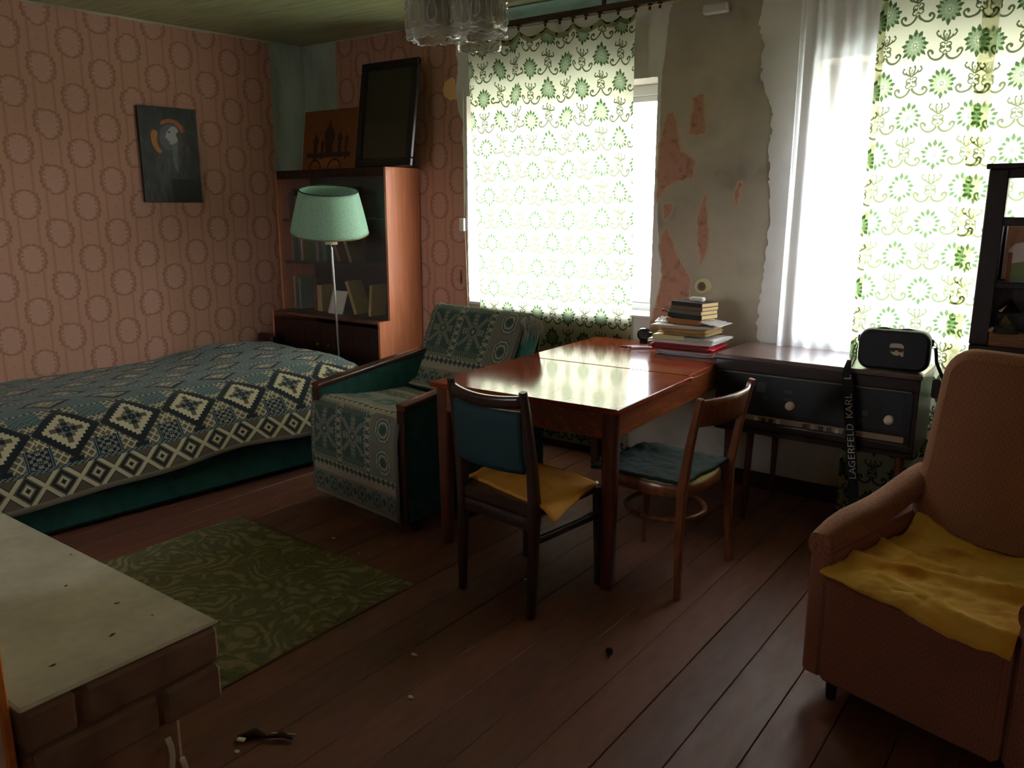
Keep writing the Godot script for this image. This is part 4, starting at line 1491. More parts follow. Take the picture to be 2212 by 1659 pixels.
func chair_teal() -> void:
	var o := thing("dining_chair", "dark wooden dining chair with a teal padded back at the near table end", "chair", Vector3(-1.765, 0, -2.283), -0.105)
	var wd := M(C(58, 34, 26), 0.35, {"tex": mats.grain, "tri": Vector3(8, 1, 8), "coat": 0.3, "coat_rough": 0.2})
	for s in [-1, 1]:
		part("back_leg", MB.new(true).beam([Vector3(s * 0.182, 0.0, 0.0), Vector3(s * 0.184, 0.25, -0.010), Vector3(s * 0.186, 0.44, -0.014), Vector3(s * 0.186, 0.62, 0.004), Vector3(s * 0.182, 0.80, 0.032), Vector3(s * 0.181, 0.875, 0.046)], [0.026, 0.032, 0.037, 0.034, 0.032, 0.026], [0.03, 0.038, 0.046, 0.036, 0.03, 0.024], Vector3.RIGHT), wd, o)
		part("front_leg", MB.new(true).beam([Vector3(s * 0.195, 0.0, -0.405), Vector3(s * 0.19, 0.42, -0.395)], [0.026, 0.036], [0.026, 0.036], Vector3.RIGHT), wd, o)
		part("stretcher", MB.new(true).beam([Vector3(s * 0.185, 0.30, -0.012), Vector3(s * 0.193, 0.30, -0.40)], 0.018, 0.026, Vector3.RIGHT), wd, o)
	part("stretcher", MB.new(true).beam([Vector3(-0.18, 0.365, -0.012), Vector3(0.18, 0.365, -0.012)], 0.05, 0.018, Vector3.UP), wd, o)
	var fr := MB.new()
	fr.box(Vector3(0, 0.415, -0.205), Vector3(0.385, 0.05, 0.40), 0.008)
	part("seat_frame", fr, wd, o)
	var bow := func(x: float, y: float) -> Vector3:
		return Vector3(x, y, 0.046 * (y - 0.44) / 0.43 + 0.035 * (1.0 - pow(x / 0.18, 2)))
	part("top_rail", MB.new(true).sheet(20, 3, func(u, v): return bow.call(lerpf(-0.178, 0.178, u), lerpf(0.815, 0.858, v)) + Vector3(0, -0.012 * (1.0 - pow(2 * u - 1, 2)), 0.008), Vector2.ONE, 0.018), wd, o)
	part("backrest", MB.new(true).sheet(20, 10, func(u, v):
		var e := 1.0 - pow(absf(2 * v - 1), 6)
		return bow.call(lerpf(-0.17, 0.17, u), lerpf(0.565, 0.80, v)) + Vector3(0, 0, 0.004 + 0.008 * e), Vector2.ONE, 0.03), M(C(11, 42, 44), 0.75, {"bump": mats.fine, "h": 0.05}), o)
	# cloth-covered pad that has slipped askew
	var a := Vector3(-1.975, 0.452, -2.385)
	var c := Vector3(-1.478, 0.452, -2.262)
	var d := Vector3(-1.52, 0.452, -2.625)
	var e := Vector3(-2.02, 0.452, -2.72)
	var m := MB.new(true)
	m.sheet(28, 24, func(u, v):
		var p := a.lerp(c, u).lerp(e.lerp(d, u), v)
		var hang := clampf((p.x + 1.575) / 0.10, 0, 1)
		var near := clampf((-2.31 + p.z + 2.31 * 0.0 + 0.0) / 0.1, 0, 1)
		p.y += 0.006 * nz(u * 3.0, v * 3.0, 5.0) + 0.010 * sin(u * PI) * sin(v * PI) - 0.045 * hang * hang * (1.0 - v * 0.75)
		return p, Vector2(0.7, 0.6), 0.012)
	single("seat_pad", m, M(C(190, 138, 50), 0.9, {"tex": mats.yellow.albedo_texture, "bump": mats.fine, "h": 0.05}), "thin mustard yellow seat pad lying askew on the dark chair at the table end", "cushion")


func chair_bent() -> void:
	var o := thing("dining_chair", "orange-brown bentwood chair with a curved back rail, side-on at the right of the table", "chair", Vector3(-1.21, 0, -2.965), PI / 2 - 0.05)
	var wd := M(C(146, 82, 46), 0.35, {"tex": mats.grain, "tri": Vector3(8, 1, 8), "coat": 0.4, "coat_rough": 0.2})
	# local: the sitter looks along -z, which is the room's -x
	for s in [-1, 1]:
		part("back_leg", MB.new(true).beam([Vector3(s * 0.236, 0.0, 0.015), Vector3(s * 0.222, 0.25, 0.002), Vector3(s * 0.215, 0.44, 0.004), Vector3(s * 0.222, 0.62, 0.03), Vector3(s * 0.232, 0.815, 0.07)], [0.024, 0.028, 0.034, 0.030, 0.026], [0.026, 0.03, 0.036, 0.03, 0.022], Vector3.RIGHT), wd, o)
		part("front_leg", MB.new(true).tube([Vector3(s * 0.175, 0.0, -0.375), Vector3(s * 0.168, 0.22, -0.36), Vector3(s * 0.165, 0.41, -0.35)], [0.013, 0.016, 0.019], 10), wd, o)
	var rail := MB.new(true)
	rail.sheet(24, 4, func(u, v):
		var x := lerpf(-0.225, 0.225, u)
		return Vector3(x, lerpf(0.70, 0.80, v) + 0.012 * (1.0 - pow(2 * u - 1, 2)) * (v - 0.5), 0.055 + 0.022 * (v - 0.5) + 0.060 * (1.0 - pow(2 * u - 1, 2))), Vector2.ONE, 0.014)
	part("back_rail", rail, wd, o)
	var seat_ring := func(y: float, k: float) -> Array:
		var ring := []
		for i in 32:
			var a := TAU * i / 32
			var ca := cos(a)
			var sa := sin(a)
			var r := 1.0 / pow(pow(absf(ca), 3.2) + pow(absf(sa), 3.2), 1.0 / 3.2)
			ring.append(Vector3(0.205 * r * ca * k, y, -0.185 + 0.205 * r * sa * k))
		return ring
	part("seat_frame", MB.new(true).loft([seat_ring.call(0.39, 0.97), seat_ring.call(0.395, 1.0), seat_ring.call(0.435, 1.0), seat_ring.call(0.44, 0.98)]), wd, o)
	part("seat", MB.new(true).loft([seat_ring.call(0.438, 0.97), seat_ring.call(0.446, 0.95), seat_ring.call(0.449, 0.88)]), M(C(158, 140, 84), 0.9), o)
	var hp := []
	for k in 25:
		var a := TAU * k / 24.0
		hp.append(Vector3(0.165 * cos(a), 0.275, -0.18 + 0.165 * sin(a)))
	part("hoop", MB.new(true).tube(hp, 0.011, 8, false), wd, o)
	var pad := thing("seat_pad", "crumpled dark bottle-green pad on the seat of the bentwood chair", "cushion", Vector3(-1.21, 0, -2.965), PI / 2 + 0.02)
	part("cloth", MB.new(true).sheet(36, 30, func(u, v):
		var x := lerpf(-0.205, 0.205, u)
		var z = lerpf(0.0, -0.40, v) + 0.02 * (2 * u - 1)
		var k := 0.010 * absf(nz(u * 4.0, v * 4.0, 11.0)) + 0.004 * nz(u * 11.0, v * 11.0)
		var crest := 0.03 * exp(-pow((u - 0.85) / 0.12, 2) - pow((v - 0.75) / 0.2, 2))
		return Vector3(x, 0.466 + k + crest, z), Vector2.ONE, 0.014), M(C(15, 34, 27), 0.85, {"bump": mats.fine, "h": 0.08}), pad)


# ---------------------------------------------------------------- papers and books on the table
func slab_book(called: String, label: String, cat: String, at: Vector3, size: Vector3, turn: float, col: Color, pages := true, grp := "") -> Node3D:
	var o := thing(called, label, cat, at, turn, grp)
	var s := size
	var m := MB.new()
	m.box(Vector3(0, 0.0012, 0), Vector3(s.x, 0.0024, s.z), 0.0006)
	m.box(Vector3(0, s.y - 0.0012, 0), Vector3(s.x, 0.0024, s.z), 0.0006)
	m.box(Vector3(0, s.y / 2, s.z / 2 - 0.0014), Vector3(s.x, s.y, 0.0028), 0.001)
	part("cover", m, M(col, 0.6), o)
	if pages:
		part("pages", MB.new().box(Vector3(0, s.y / 2, -0.003), Vector3(s.x - 0.006, s.y - 0.005, s.z - 0.008)), M(C(214, 184, 128), 0.9), o)
	return o


func sheets(label: String, at: Vector3, turn: float, w: float, d: float, n: int, t: float, col: Color, cat := "papers", called := "paper_pile", shift := 0.006, rough := 0.8) -> Node3D:
	var o := thing(called, label, cat, at, turn)
	for k in n:
		var dx := rng.randf_range(-shift, shift)
		var dz := rng.randf_range(-shift, shift)
		var ph := rng.randf_range(0.0, 6.0)
		var y := t * k
		part("sheet", MB.new(true).sheet(10, 8, func(u, v): return Vector3(lerpf(-w / 2, w / 2, u) + dx, y + t * 0.7 + t * 0.8 * absf(sin(u * 3.0 + ph)) * (1.0 if u < 0.12 or u > 0.88 else 0.0), lerpf(d / 2, -d / 2, v) + dz), Vector2.ONE, t * 0.55), M(col.lightened(rng.randf_range(0.0, 0.12)), rough), o)
	return o


func table_stack() -> void:
	var c := Vector3(-1.735, 0.758, -3.92)
	var y := 0.758
	var P := func(yy: float, dx: float, dz: float) -> Vector3: return Vector3(c.x + dx, yy, c.z + dz)
	sheets("clear plastic sleeve of papers at the bottom of the table stack", P.call(y, 0.01, 0.0), 0.12, 0.30, 0.22, 3, 0.007, C(176, 172, 176), "papers", "plastic_sleeve", 0.006, 0.15)
	y += 0.024
	# red folder with its flap curling open
	var rf := thing("folder", "bright red cardboard folder low in the table stack, one corner curling open", "folder", P.call(y, 0.0, 0.0), 0.06)
	var red := M(C(176, 22, 32), 0.4, {"coat": 0.3})
	part("back_board", MB.new().box(Vector3(0, 0.002, 0), Vector3(0.34, 0.004, 0.25), 0.001), red, rf)
	part("filling", MB.new().box(Vector3(-0.01, 0.015, 0), Vector3(0.31, 0.022, 0.22), 0.003), M(C(120, 20, 28), 0.6), rf)
	part("front_flap", MB.new(true).sheet(20, 6, func(u, v):
		var x := lerpf(-0.17, 0.14, u)
		return Vector3(x + 0.03 * smoothstep(0.9, 1.0, u), 0.027 + 0.006 * sin(u * 3.0) - 0.012 * smoothstep(0.88, 1.0, u), lerpf(0.125, -0.125, v)), Vector2.ONE, 0.003), red, rf)
	y += 0.036
	sheets("loose white printed sheets lying on the red folder", P.call(y, -0.005, 0.0), 0.02, 0.345, 0.25, 4, 0.004, C(224, 218, 208))
	y += 0.018
	sheets("crinkled clear file of white papers above the loose sheets", P.call(y, 0.035, 0.0), -0.1, 0.30, 0.22, 3, 0.005, C(206, 202, 200), "papers", "plastic_sleeve", 0.01, 0.12)
	slab_book("notebook", "pale yellow notebook sticking out at the left of the table stack", "notebook", P.call(y, -0.075, 0.035), Vector3(0.17, 0.022, 0.16), 0.1, C(214, 208, 148))
	y += 0.024
	sheets("thick wad of brownish yellowed papers in the middle of the table stack", P.call(y, 0.0, 0.0), -0.05, 0.27, 0.20, 6, 0.006, C(178, 146, 88), "papers", "paper_pile", 0.008)
	y += 0.038
	sheets("white sheets with bent corners above the yellowed papers", P.call(y, 0.0, 0.0), 0.1, 0.33, 0.23, 3, 0.005, C(222, 214, 204), "papers", "paper_pile", 0.014)
	y += 0.017
	slab_book("book", "thick tan paperback under the plastic bag in the table stack", "book", P.call(y, 0.0, 0.0), Vector3(0.20, 0.028, 0.15), -0.06, C(160, 98, 46))
	# crumpled bag round the tan book
	var bg := thing("plastic_bag", "crumpled clear plastic bag squeezed round the tan paperback", "bag", P.call(y, 0, 0))
	part("film", MB.new(true).sheet(16, 10, func(u, v): return Vector3(lerpf(-0.16, -0.085, u), 0.004 + 0.03 * (0.5 + 0.5 * nz(u * 5.0, v * 5.0)) * sin(v * PI), lerpf(0.09, -0.06, v)), Vector2.ONE, 0.002), M(C(226, 222, 226), 0.15), bg)
	part("film", MB.new(true).sheet(14, 10, func(u, v): return Vector3(lerpf(0.09, 0.20, u), 0.006 + 0.03 * (0.5 + 0.5 * nz(u * 6.0, v * 4.0, 3.0)) * (1.0 - u), lerpf(0.10, -0.08, v)), Vector2.ONE, 0.002), M(C(220, 214, 212), 0.2), bg)
	y += 0.030
	var books := [["dark bottle-green hardback, lowest of the four books on the table stack", C(16, 48, 46), 0.024, 0.215], ["grey hardback with a red ribbon, second of the four books on the table stack", C(112, 106, 92), 0.020, 0.205], ["taupe hardback, third of the four books on the table stack", C(122, 104, 80), 0.019, 0.20], ["dark brown hardback, topmost of the four books on the table stack", C(52, 44, 38), 0.022, 0.195]]
	for i in 4:
		var b: Array = books[i]
		slab_book("book", b[0], "book", P.call(y, 0.012 + 0.004 * i, 0.005 * (i % 2)), Vector3(b[3], b[2], 0.14), -0.22 - 0.02 * (i % 2), b[1], true, "hardbacks on top of the table stack")
		if i == 1:
			single("ribbon", MB.new(true).tube([P.call(y, -0.085, 0.075), P.call(y, -0.118, 0.062) + Vector3(0, 0.012, 0), P.call(y, -0.132, 0.05) + Vector3(0, 0.008, 0)], [0.003, 0.006, 0.008], 8), M(C(110, 22, 26), 0.7), "small dark red ribbon knot poking out of the book stack", "ribbon")
		y += b[2]
	var er := single("box", MB.new().box(P.call(y, 0.035, 0.0) + Vector3(0, 0.011, 0), Vector3(0.075, 0.022, 0.045), 0.006), mats.white, "small white carton lying on the topmost book", "box")
	# beside the stack
	var wc := thing("gadget", "round black plastic gadget on the table by the window", "gadget", Vector3(-2.085, 0.757, -4.085), 0.5)
	part("body", MB.new(true).pad(0.075, 0.07, 0.032, -0.026, 0.026, 0.012, Transform3D(Basis(), Vector3(0, 0.046, 0))), M(C(14, 14, 16), 0.22), wc)
	part("foot", MB.new().box(Vector3(0, 0.006, 0), Vector3(0.045, 0.012, 0.05), 0.004), mats.black, wc)
	part("stud", MB.new(true).tube([Vector3(0.03, 0.055, 0.02), Vector3(0.045, 0.052, 0.034)], 0.009, 10), M(C(60, 60, 64), 0.2), wc)
	var pens := [[Vector3(-2.115, 0.7615, -3.86), Vector3(-2.02, 0.7615, -3.935), C(150, 30, 30), "red pencil on the table, left of the two pencils"], [Vector3(-2.085, 0.7615, -3.86), Vector3(-1.995, 0.7615, -3.965), C(196, 120, 96), "pinkish pencil on the table beside the red one"], [Vector3(-2.05, 0.7635, -3.835), Vector3(-1.93, 0.7635, -3.925), C(220, 220, 226), "white pen on the table against the paper stack"]]
	for p in pens:
		var pn := thing("pen", p[3], "pen")
		var dd: Vector3 = (p[1] - p[0])
		var rr := 0.004 if p[2].r < 0.8 else 0.006
		part("barrel", MB.new(true).tube([p[0] + dd * 0.12, p[1]], rr, 8), M(p[2], 0.4), pn)
		part("tip", MB.new(true).tube([p[0], p[0] + dd * 0.12], [0.001, rr], 8), M(C(90, 60, 50), 0.6), pn)


# ---------------------------------------------------------------- radiogram and handbag
func radio() -> void:
	var o := thing("radiogram", "old dark radiogram cabinet on thin legs under the second window", "radio", Vector3(-1.04, 0, -3.93))
	var wd := M(C(40, 22, 18), 0.28, {"tex": mats.grain, "tri": Vector3(1, 7, 7), "coat": 0.6, "coat_rough": 0.15})
	var topm := M(C(106, 76, 70), 0.3, {"tex": mats.mott, "tri": Vector3(3, 3, 3), "coat": 0.9, "coat_rough": 0.16})
	part("body", MB.new().box(Vector3(0, 0.625, -0.005), Vector3(0.905, 0.325, 0.43), 0.004), wd, o)
	part("lid", MB.new().box(Vector3(0, 0.799, 0), Vector3(0.925, 0.022, 0.465), 0.004), topm, o)
	part("lid_band", MB.new().box(Vector3(0, 0.762, 0.219), Vector3(0.912, 0.052, 0.02), 0.003), wd, o)
	part("trim_strip", MB.new().box(Vector3(-0.01, 0.731, 0.2215), Vector3(0.87, 0.005, 0.016), 0.001), M(C(130, 126, 118), 0.35, {"metal": 0.8}), o)
	var fm := MB.new()
	fm.box(Vector3(0, 0.632, 0.2125), Vector3(0.86, 0.18, 0.005))
	fm.face([Vector3(-0.43, 0.542, 0.2155), Vector3(0.43, 0.542, 0.2155), Vector3(0.43, 0.722, 0.2155), Vector3(-0.43, 0.722, 0.2155)], Vector3.BACK, [Vector2(0, 1), Vector2(1, 1), Vector2(1, 0), Vector2(0, 0)])
	part("front_panel", fm, M(Color.WHITE, 0.35, {"tex": tex_radio()}), o)
	for x in [-0.085, 0.345]:
		part("knob", MB.new(true).lathe([Vector2(0.0, 0.022), Vector2(0.017, 0.022), Vector2(0.0195, 0.018), Vector2(0.021, 0.0)], 24, Transform3D(Basis(Vector3.RIGHT, PI / 2), Vector3(x, 0.598, 0.214))), M(C(226, 206, 190), 0.4), o)
	var strip := M(C(150, 126, 104), 0.5)
	part("key_strip", MB.new().box(Vector3(-0.02, 0.515, 0.2135), Vector3(0.86, 0.026, 0.008), 0.001), strip, o)
	for k in 12:
		var x := -0.24 + 0.036 * k + (0.05 if k > 3 else 0.0)
		if k == 4 or x > 0.22: continue
		part("key", MB.new().box(Vector3(x, 0.514, 0.221), Vector3(0.02, 0.02, 0.016), 0.002), M(C(70, 68, 64) if k % 3 else C(190, 182, 168), 0.4), o)
	part("bottom_rail", MB.new().box(Vector3(0, 0.477, 0.208), Vector3(0.905, 0.03, 0.026), 0.004), wd, o)
	part("stand", MB.new().box(Vector3(0, 0.447, 0.0), Vector3(0.90, 0.026, 0.43), 0.004), wd, o)
	for q in [[-0.27, 0.2], [0.40, 0.2], [-0.27, -0.19], [0.40, -0.19]]:
		part("leg", MB.new(true).tube([Vector3(q[0], 0.434, q[1]), Vector3(q[0] + 0.008 * signf(q[0]), 0.0, q[1] + 0.01 * signf(q[1]))], [0.019, 0.012], 10), mats.wood_red, o)
	for s in [-1, 1]:
		part("corner_post", MB.new().box(Vector3(s * 0.443, 0.625, 0.213), Vector3(0.02, 0.325, 0.014), 0.003), wd, o)


func handbag() -> void:
	var o := thing("handbag", "black zipped camera-style handbag with a small white face emblem, standing on the radiogram", "bag", Vector3(-0.712, 0.811, -3.765), 0.10)
	var lea := M(C(18, 19, 22), 0.5, {"bump": mats.fine, "h": 0.03})
	var t := Transform3D(Basis(), Vector3(0, 0.09, 0))
	part("body", MB.new(true).pad(0.285, 0.178, 0.05, -0.042, 0.042, 0.016, t), lea, o)
	# zip that follows the top
	var zp := []
	for k in 21:
		var a := PI * k / 20.0
		var x := 0.128 * cos(a)
		zp.append(Vector3(x, 0.135 + 0.046 * pow(sin(a), 0.5) - 0.004 * cos(x * 60.0), 0.012))
	part("zip", MB.new(true).tube(zp, 0.0045, 6), M(C(90, 92, 96), 0.3, {"metal": 0.6}), o)
	# emblem: pale crown of hair, dark band, pale jaw with a collar notch
	var em := M(C(206, 178, 158), 0.6)
	var F := Transform3D(Basis().scaled(Vector3(1.65, 1.65, 1)), Vector3(0.012, 0.096, 0.0425))
	var e := MB.new()
	e.extrude(PackedVector2Array([Vector2(-0.017, 0.004), Vector2(-0.0175, 0.010), Vector2(-0.014, 0.0155), Vector2(-0.004, 0.0165), Vector2(0.010, 0.016), Vector2(0.016, 0.011), Vector2(0.0165, 0.004), Vector2(0.0, 0.005)]), 0.0012, F)
	e.extrude(PackedVector2Array([Vector2(-0.016, -0.001), Vector2(-0.013, -0.006), Vector2(-0.006, -0.0065), Vector2(-0.0015, -0.002), Vector2(0.002, -0.002), Vector2(0.006, -0.0065), Vector2(0.013, -0.006), Vector2(0.016, -0.001), Vector2(0.0175, -0.017), Vector2(0.011, -0.017), Vector2(0.009, -0.012), Vector2(0.003, -0.016), Vector2(-0.006, -0.014), Vector2(-0.013, -0.009)]), 0.0012, F)
	part("emblem", e, em, o)
	var hw := M(C(120, 116, 108), 0.3, {"metal": 0.9})
	for s in [-1, 1]:
		var ring := []
		for k in 13:
			var a := TAU * k / 12.0
			ring.append(Vector3(s * (0.152 + 0.010 * cos(a)), 0.118 + 0.014 * sin(a), 0.0))
		part("strap_ring", MB.new(true).tube(ring, 0.002, 6, false), hw, o)
		part("tab", MB.new().box(Vector3(s * 0.144, 0.13, 0), Vector3(0.012, 0.03, 0.016), 0.003), lea, o)
	var clip := MB.new(true)
	clip.tube([Vector3(-0.155, 0.105, 0.0), Vector3(-0.165, 0.07, 0.02), Vector3(-0.158, 0.055, 0.04), Vector3(-0.165, 0.035, 0.055)], 0.003, 6)
	part("clasp", clip, hw, o)
	# broad webbing strap that hangs down the front of the radiogram
	var web := M(C(14, 14, 15), 0.8)
	var B := func(y: float) -> Vector3:
		# local centre line of the strap at that world height
		var t2 := clampf((0.80 - y) / 0.55, 0, 1)
		return o.transform.affine_inverse() * Vector3(lerpf(-0.875, -0.80, t2), y, -3.664)
	part("strap", MB.new(true).beam([o.transform.affine_inverse() * Vector3(-0.878, 0.845, -3.70), B.call(0.815), B.call(0.79), B.call(0.6), B.call(0.42), B.call(0.25), B.call(0.10)], [0.018, 0.03, 0.042, 0.042, 0.042, 0.04, 0.03], 0.003, Vector3.RIGHT), web, o)
	var ln := thing("strap_lettering", "pale lettering", "lettering")
	remove_child(ln)
	ln.free()
	for q in [["L", 0.762], ["KARL", 0.590], ["LAGERFELD", 0.315]]:
		var tm := TextMesh.new()
		tm.text = q[0]
		var ft := SystemFont.new()
		ft.font_names = PackedStringArray(["Droid Sans"])
		tm.font = ft
		tm.font_size = 40
		tm.pixel_size = 0.00095
		tm.depth = 0.0006
		tm.horizontal_alignment = HORIZONTAL_ALIGNMENT_LEFT
		tm.vertical_alignment = VERTICAL_ALIGNMENT_CENTER
		var l := part("lettering", tm, M(C(196, 192, 184), 0.7), o)
		var p: Vector3 = B.call(q[1])
		var p2: Vector3 = B.call(q[1] + 0.1)
		var yy := (p2 - p).normalized()
		var zz := Vector3(0, 0, 1)
		zz = (zz - yy * zz.dot(yy)).normalized()
		l.transform = Transform3D(Basis(yy * 1.32, -yy.cross(zz) * -1.0 if false else zz.cross(yy), zz), p + zz * 0.0022)
	# thin straps on the right side, one looping down behind the radiogram
	part("side_strap", MB.new(true).beam([Vector3(0.158, 0.11, 0.0), Vector3(0.168, 0.05, 0.02), Vector3(0.195, -0.005, 0.03), Vector3(0.215, -0.04, 0.03), Vector3(0.19, -0.22, 0.05), Vector3(0.17, -0.38, 0.03)], 0.014, 0.004, Vector3.RIGHT), web, o)
	part("leather_tag", MB.new(true).pad(0.034, 0.085, 0.014, -0.005, 0.005, 0.003, Transform3D(Basis(), Vector3(0.178, -0.055, 0.05))), M(C(40, 24, 18), 0.5), o)
	part("side_strap", MB.new(true).beam([Vector3(-0.15, 0.10, 0.0), Vector3(-0.148, 0.04, 0.03), Vector3(-0.16, 0.004, 0.045)], 0.008, 0.004, Vector3.BACK), web, o)


# ---------------------------------------------------------------- armchair in the right foreground
func armchair() -> void:
	var O := Vector3(-0.60, 0, -2.38)
	var T := -0.265
	var o := thing("armchair", "worn reddish brown upholstered armchair cut off by the right edge of the view", "armchair", O, T)
	var W := 0.60
	var fab: Material = mats.velvet
	part("seat_base", MB.new().box(Vector3(0.29, 0.25, -0.27), Vector3(0.51, 0.34, 0.58), 0.015), fab, o)
	for s in 2:
		var x := 0.0 if s == 0 else 0.58
		part("arm_panel", MB.new().box(Vector3(x, 0.285, -0.32), Vector3(0.065, 0.42, 0.64), 0.012), fab, o)
		# padded arm top that rises to the back
		var rings := []
		for k in 9:
			var t := k / 8.0
			var z := lerpf(0.006, -0.66, t)
			var yc := lerpf(0.510, 0.585, t) + 0.006 * sin(t * 9.0)
			var sc := 0.78 if k == 0 else (0.95 if k == 1 else 1.0 + 0.03 * sin(t * 7.0))
			var ring := []
			for j in 16:
				var a := TAU * j / 16
				var ca := cos(a)
				var sa := sin(a)
				ring.append(Vector3(x + 0.046 * sc * signf(ca) * pow(absf(ca), 0.7), yc + 0.046 * sc * signf(sa) * pow(absf(sa), 0.75), z))
			rings.append(ring)
		part("arm_pad", MB.new(true).loft(rings), mats.velvet_plain, o)
	for q in [[0.05, -0.05], [0.53, -0.05], [0.05, -0.58], [0.53, -0.58]]:
		part("foot", MB.new(true).tube([Vector3(q[0], 0.085, q[1]), Vector3(q[0], 0.0, q[1])], [0.02, 0.015], 10), mats.wood_black, o)
	var bt := Transform3D(Basis(Vector3.RIGHT, -0.20), Vector3(0.285, 0.72, -0.645))
	part("backrest", MB.new(true).pad(0.565, 0.66, 0.10, -0.07, 0.07, 0.04, bt, 0.06), M(C(178, 122, 92), 0.9, {"tex": mats.hex, "tri": Vector3(26, 24, 26), "rim": 0.35, "bump": mats.fine, "h": 0.08}), o)
	# yellow cloth on the seat
	var cl := thing("seat_cloth", "wrinkled mustard yellow cloth spread over the seat of the reddish armchair", "cloth", O, T)
	part("cloth", MB.new(true).sheet(70, 60, func(u, v):
		var x = lerpf(0.045, 0.53, u) + 0.035 * (1.0 - v) * (u - 0.45)
		var z := lerpf(0.040, -0.53, v) + 0.02 * sin(u * 3.0)
		var y := 0.447
		# folds that run across the seat
		var f1 := exp(-pow((v - 0.30 - 0.22 * u + 0.02 * sin(u * 9.0)) / 0.035, 2))
		var f2 := exp(-pow((v - 0.60 + 0.16 * u + 0.03 * sin(u * 7.0)) / 0.04, 2))
		var f3 := exp(-pow((v - 0.13 - 0.06 * sin(u * 5.0)) / 0.03, 2)) * smoothstep(0.05, 0.3, u)
		y += 0.022 * f1 + 0.018 * f2 + 0.010 * f3 + 0.012 * absf(nz(u * 3.2, v * 3.2, 2.0)) + 0.005 * nz(u * 8.0, v * 8.0)
		# it hangs over the front of the seat
		if v < 0.12:
			var k = 1.0 - v / 0.12
			y -= 0.050 * k * k * smoothstep(-0.1, 0.9, u)
			z = 0.040 + 0.008 * sin(u * 11.0) - 0.05 * (1.0 - k) if k < 1.0 else 0.044 + 0.006 * sin(u * 11.0)
		y += 0.05 * smoothstep(0.86, 1.0, v) * smoothstep(0.35, 0.0, u)
		return Vector3(x, y, z), Vector2(0.9, 0.9), 0.006), mats.yellow, cl)


